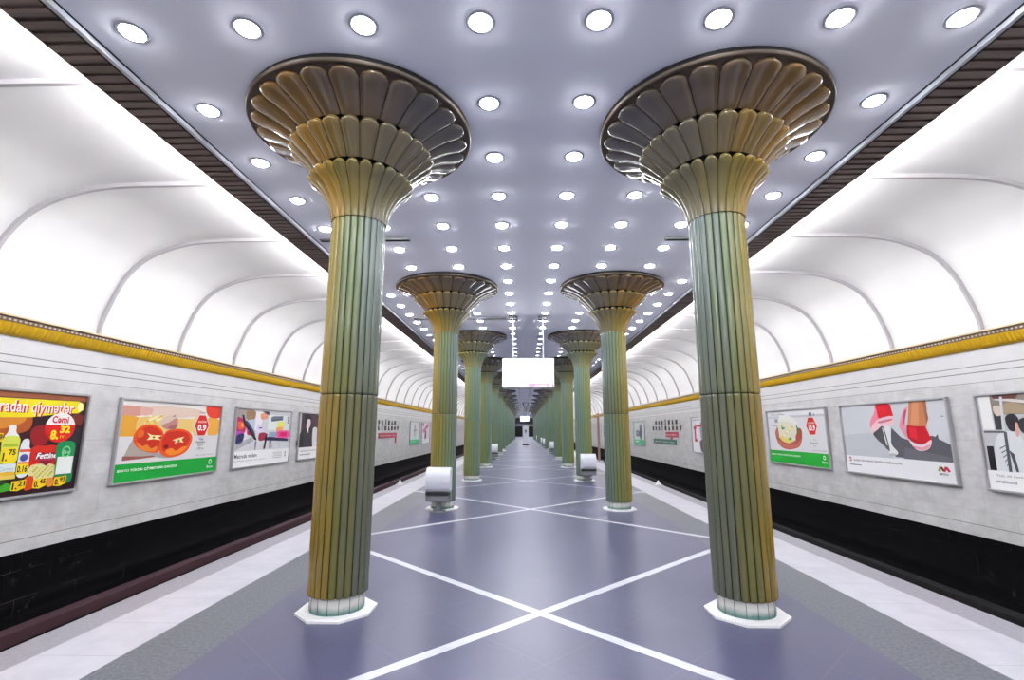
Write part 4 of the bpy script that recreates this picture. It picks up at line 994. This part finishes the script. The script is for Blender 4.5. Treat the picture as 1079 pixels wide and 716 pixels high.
def art_red_bracket(a):
    a.rect('F0EEF2', 0, 0, 1, 1)
    for k in range(6): a.rect('88889A', 0.06 + 0.08 * k, 0.06, 0.11 + 0.08 * k, 0.09)
    a.blob('9A9AB4', (0.36, 0.15), (0.46, 0.14), (0.54, 0.4), (0.52, 0.62), (0.38, 0.64), (0.34, 0.4)); a.blob('C8C8DC', (0.44, 0.2), (0.58, 0.16), (0.64, 0.5), (0.56, 0.64), (0.46, 0.6)); a.blob('E8C88A', (0.46, 0.62), (0.58, 0.6), (0.64, 0.95), (0.46, 0.96)); a.blob('5A4A5A', (0.30, 0.70), (0.42, 0.66), (0.46, 0.96), (0.34, 0.96)); a.blob('A04A70', (0.60, 0.68), (0.72, 0.64), (0.76, 0.94), (0.62, 0.94)); a.blob('B8A0B0', (0.7, 0.2), (0.85, 0.2), (0.9, 0.9), (0.74, 0.9))
    a.rect('C01838', 0.10, 0.26, 0.16, 0.66); a.rect('C01838', 0.13, 0.23, 0.95, 0.27); a.ell('C01838', 0.13, 0.31, 0.06, 0.05); a.ell('C01838', 0.15, 0.66, 0.06, 0.05); a.rect('C01838', 0.90, 0.25, 0.95, 0.7)
def art_elephant_grey(a):
    a.rect('CFDAD4', 0, 0, 1, 0.785); a.blob('6E7090', (0.18, 0.42), (0.30, 0.36), (0.52, 0.40), (0.55, 0.14), (0.68, 0.14), (0.74, 0.2), (0.76, 0.55), (0.66, 0.66), (0.60, 0.60), (0.4, 0.64), (0.2, 0.62)); a.blob('54566E', (0.54, 0.3), (0.66, 0.26), (0.68, 0.72), (0.58, 0.76), (0.52, 0.6)); a.blob('8E90A8', (0.24, 0.46), (0.4, 0.44), (0.44, 0.54), (0.26, 0.56)); a.rect('38BC80', 0, 0.785, 1, 1); a.rect('C8F4DC', 0.08, 0.83, 0.46, 0.87); a.rect('A0E8C4', 0.08, 0.9, 0.66, 0.92)
def art_purple(a):
    a.rect('ECEAF0', 0, 0, 1, 1)
    for k in range(4): a.blob(('5A3A8A', '7A4AA0', '4A3A7A', '8A3A70')[k], (0.3, 0.12 + 0.17 * k), (0.6, 0.10 + 0.17 * k), (0.66, 0.22 + 0.17 * k), (0.36, 0.25 + 0.17 * k))
    a.rect('C8C8D0', 0.1, 0.86, 0.7, 0.89)
poster(-1, 5.13, 'grocery price poster with yellow banner, nearest on the left wall', art_groceries)
poster(-1, 8.83, 'poster of halved tomatoes above a green band, on left wall', art_tomato)
poster(-1, 12.49, 'poster of blurred magenta and blue colours, on left wall beside the nearest column', art_blur)
poster(-1, 16.11, 'dark portrait poster with white caption strip, partly behind the nearest left column', art_dark_portrait)
poster(-1, 32.1, 'small distant poster of a grey figure above green band, left wall', art_figure_green)
poster(-1, 35.8, 'distant poster of pink flowers above a dark vase, left wall', art_flowers)
poster(1, 8.51, 'poster of a passenger from behind in a bus, nearest on right wall', art_bus)
poster(1, 12.09, 'poster of red shoes stuck to chewing gum, on right wall', art_shoes)
poster(1, 15.71, 'poster of a rice bowl with red hexagon above green band, right wall', art_bowl)
poster(1, 22.75, 'white poster with a red bracket line, half behind the nearest right column', art_red_bracket)
poster(1, 34.55, 'distant poster with grey-violet shape above a green band, right wall', art_elephant_grey)
poster(1, 48.8, 'far poster with purple shapes, on the right wall between columns', art_purple)

def station_name(side, yc, label):
    t = thing('station_name', label, 'sign', (side * (WALL_X - 0.001), yc, 1.85), PI / 2 if side < 0 else -PI / 2)
    for row, (word, z, pitch) in enumerate((('NƏRİMAN', 0.05, 0.635), ('NƏRİMANOV', -0.255, 0.640))):
        for i, ch in enumerate(word):
            vs, fs = text_polys(ch, 0.03)
            w, h = (0.235, 0.225) if ch not in 'İ' else (0.085, 0.29)
            x0 = (i - (len(word) - 1) / 2) * pitch - w / 2
            n = len(vs)
            b = MB()
            b.add([(x0 + x * w, -0.03, z + y * h) for x, y in vs] + [(x0 + x * w, 0.0, z + y * h) for x, y in vs], fs)
            ed = {}
            for f in fs:
                for p, q in zip(f, f[1:] + f[:1]):
                    ed[(p, q)] = ed.get((p, q), 0) + 1
            b.add([(x0 + x * w, yy, z + y * h) for yy in (-0.03, 0.0) for x, y in vs], [(q, p, n + p, n + q) for (p, q) in ed if (q, p) not in ed])
            b.build('letter', M_BRONZE, t)
station_name(-1, 26.45, 'dark bronze station name letters on the left wall')
station_name(1, 26.95, 'dark bronze station name letters on the right wall')
M_REDP, M_GREENP, M_PALE = mat('crimson_panel', lin('B81E44'), 0.35), mat('dark_green_panel', lin('1E6A58'), 0.35), mat('pale_lettering', lin('F0D8DC'), 0.4)
def line_sign(side, y0, y1, z0, z1, tail, m, label, words):
    """tail: (y, z) of a short arm that runs down from the panel"""
    yc, zc_ = (y0 + y1) / 2, (z0 + z1) / 2
    w, h = abs(y1 - y0), z1 - z0
    t = thing('direction_sign', label, 'sign', (side * (WALL_X - 0.001), yc, zc_), PI / 2 if side < 0 else -PI / 2)
    b = MB(); b.box((0, -0.012, 0), (w, 0.024, h), 0, 0.008); b.build('panel', m, t)
    if tail:
        xt = (tail[0] - yc) * (1 if side < 0 else -1)
        b = MB(); b.box((xt, -0.010, (tail[1] - zc_ - h / 2) / 2), (0.30, 0.02, abs(tail[1] - zc_) - h / 2), 0, 0.004); b.build('arm', m, t)
    vs, fs = text_polys(words, 0.01)
    b = MB(); b.add([((x - 0.5) * w * 0.86, -0.0255, (y - 0.5) * h * 0.34) for x, y in vs], fs); b.build('lettering', M_PALE, t)
line_sign(-1, 25.2, 28.8, 1.20, 1.47, (28.65, 0.90), M_REDP, 'crimson direction panel with downward arm on the left wall', 'ULDUZ  BAKMİL  XƏTAİ')
line_sign(1, 26.95, 24.85, 1.25, 1.52, (26.0, 1.14), M_REDP, 'short crimson direction panel on the right wall', 'BAKMİL')
line_sign(1, 29.55, 25.2, 0.87, 1.14, None, M_GREENP, 'long dark green direction panel on the right wall', 'GƏNCLİK  28 MAY  SAHİL')
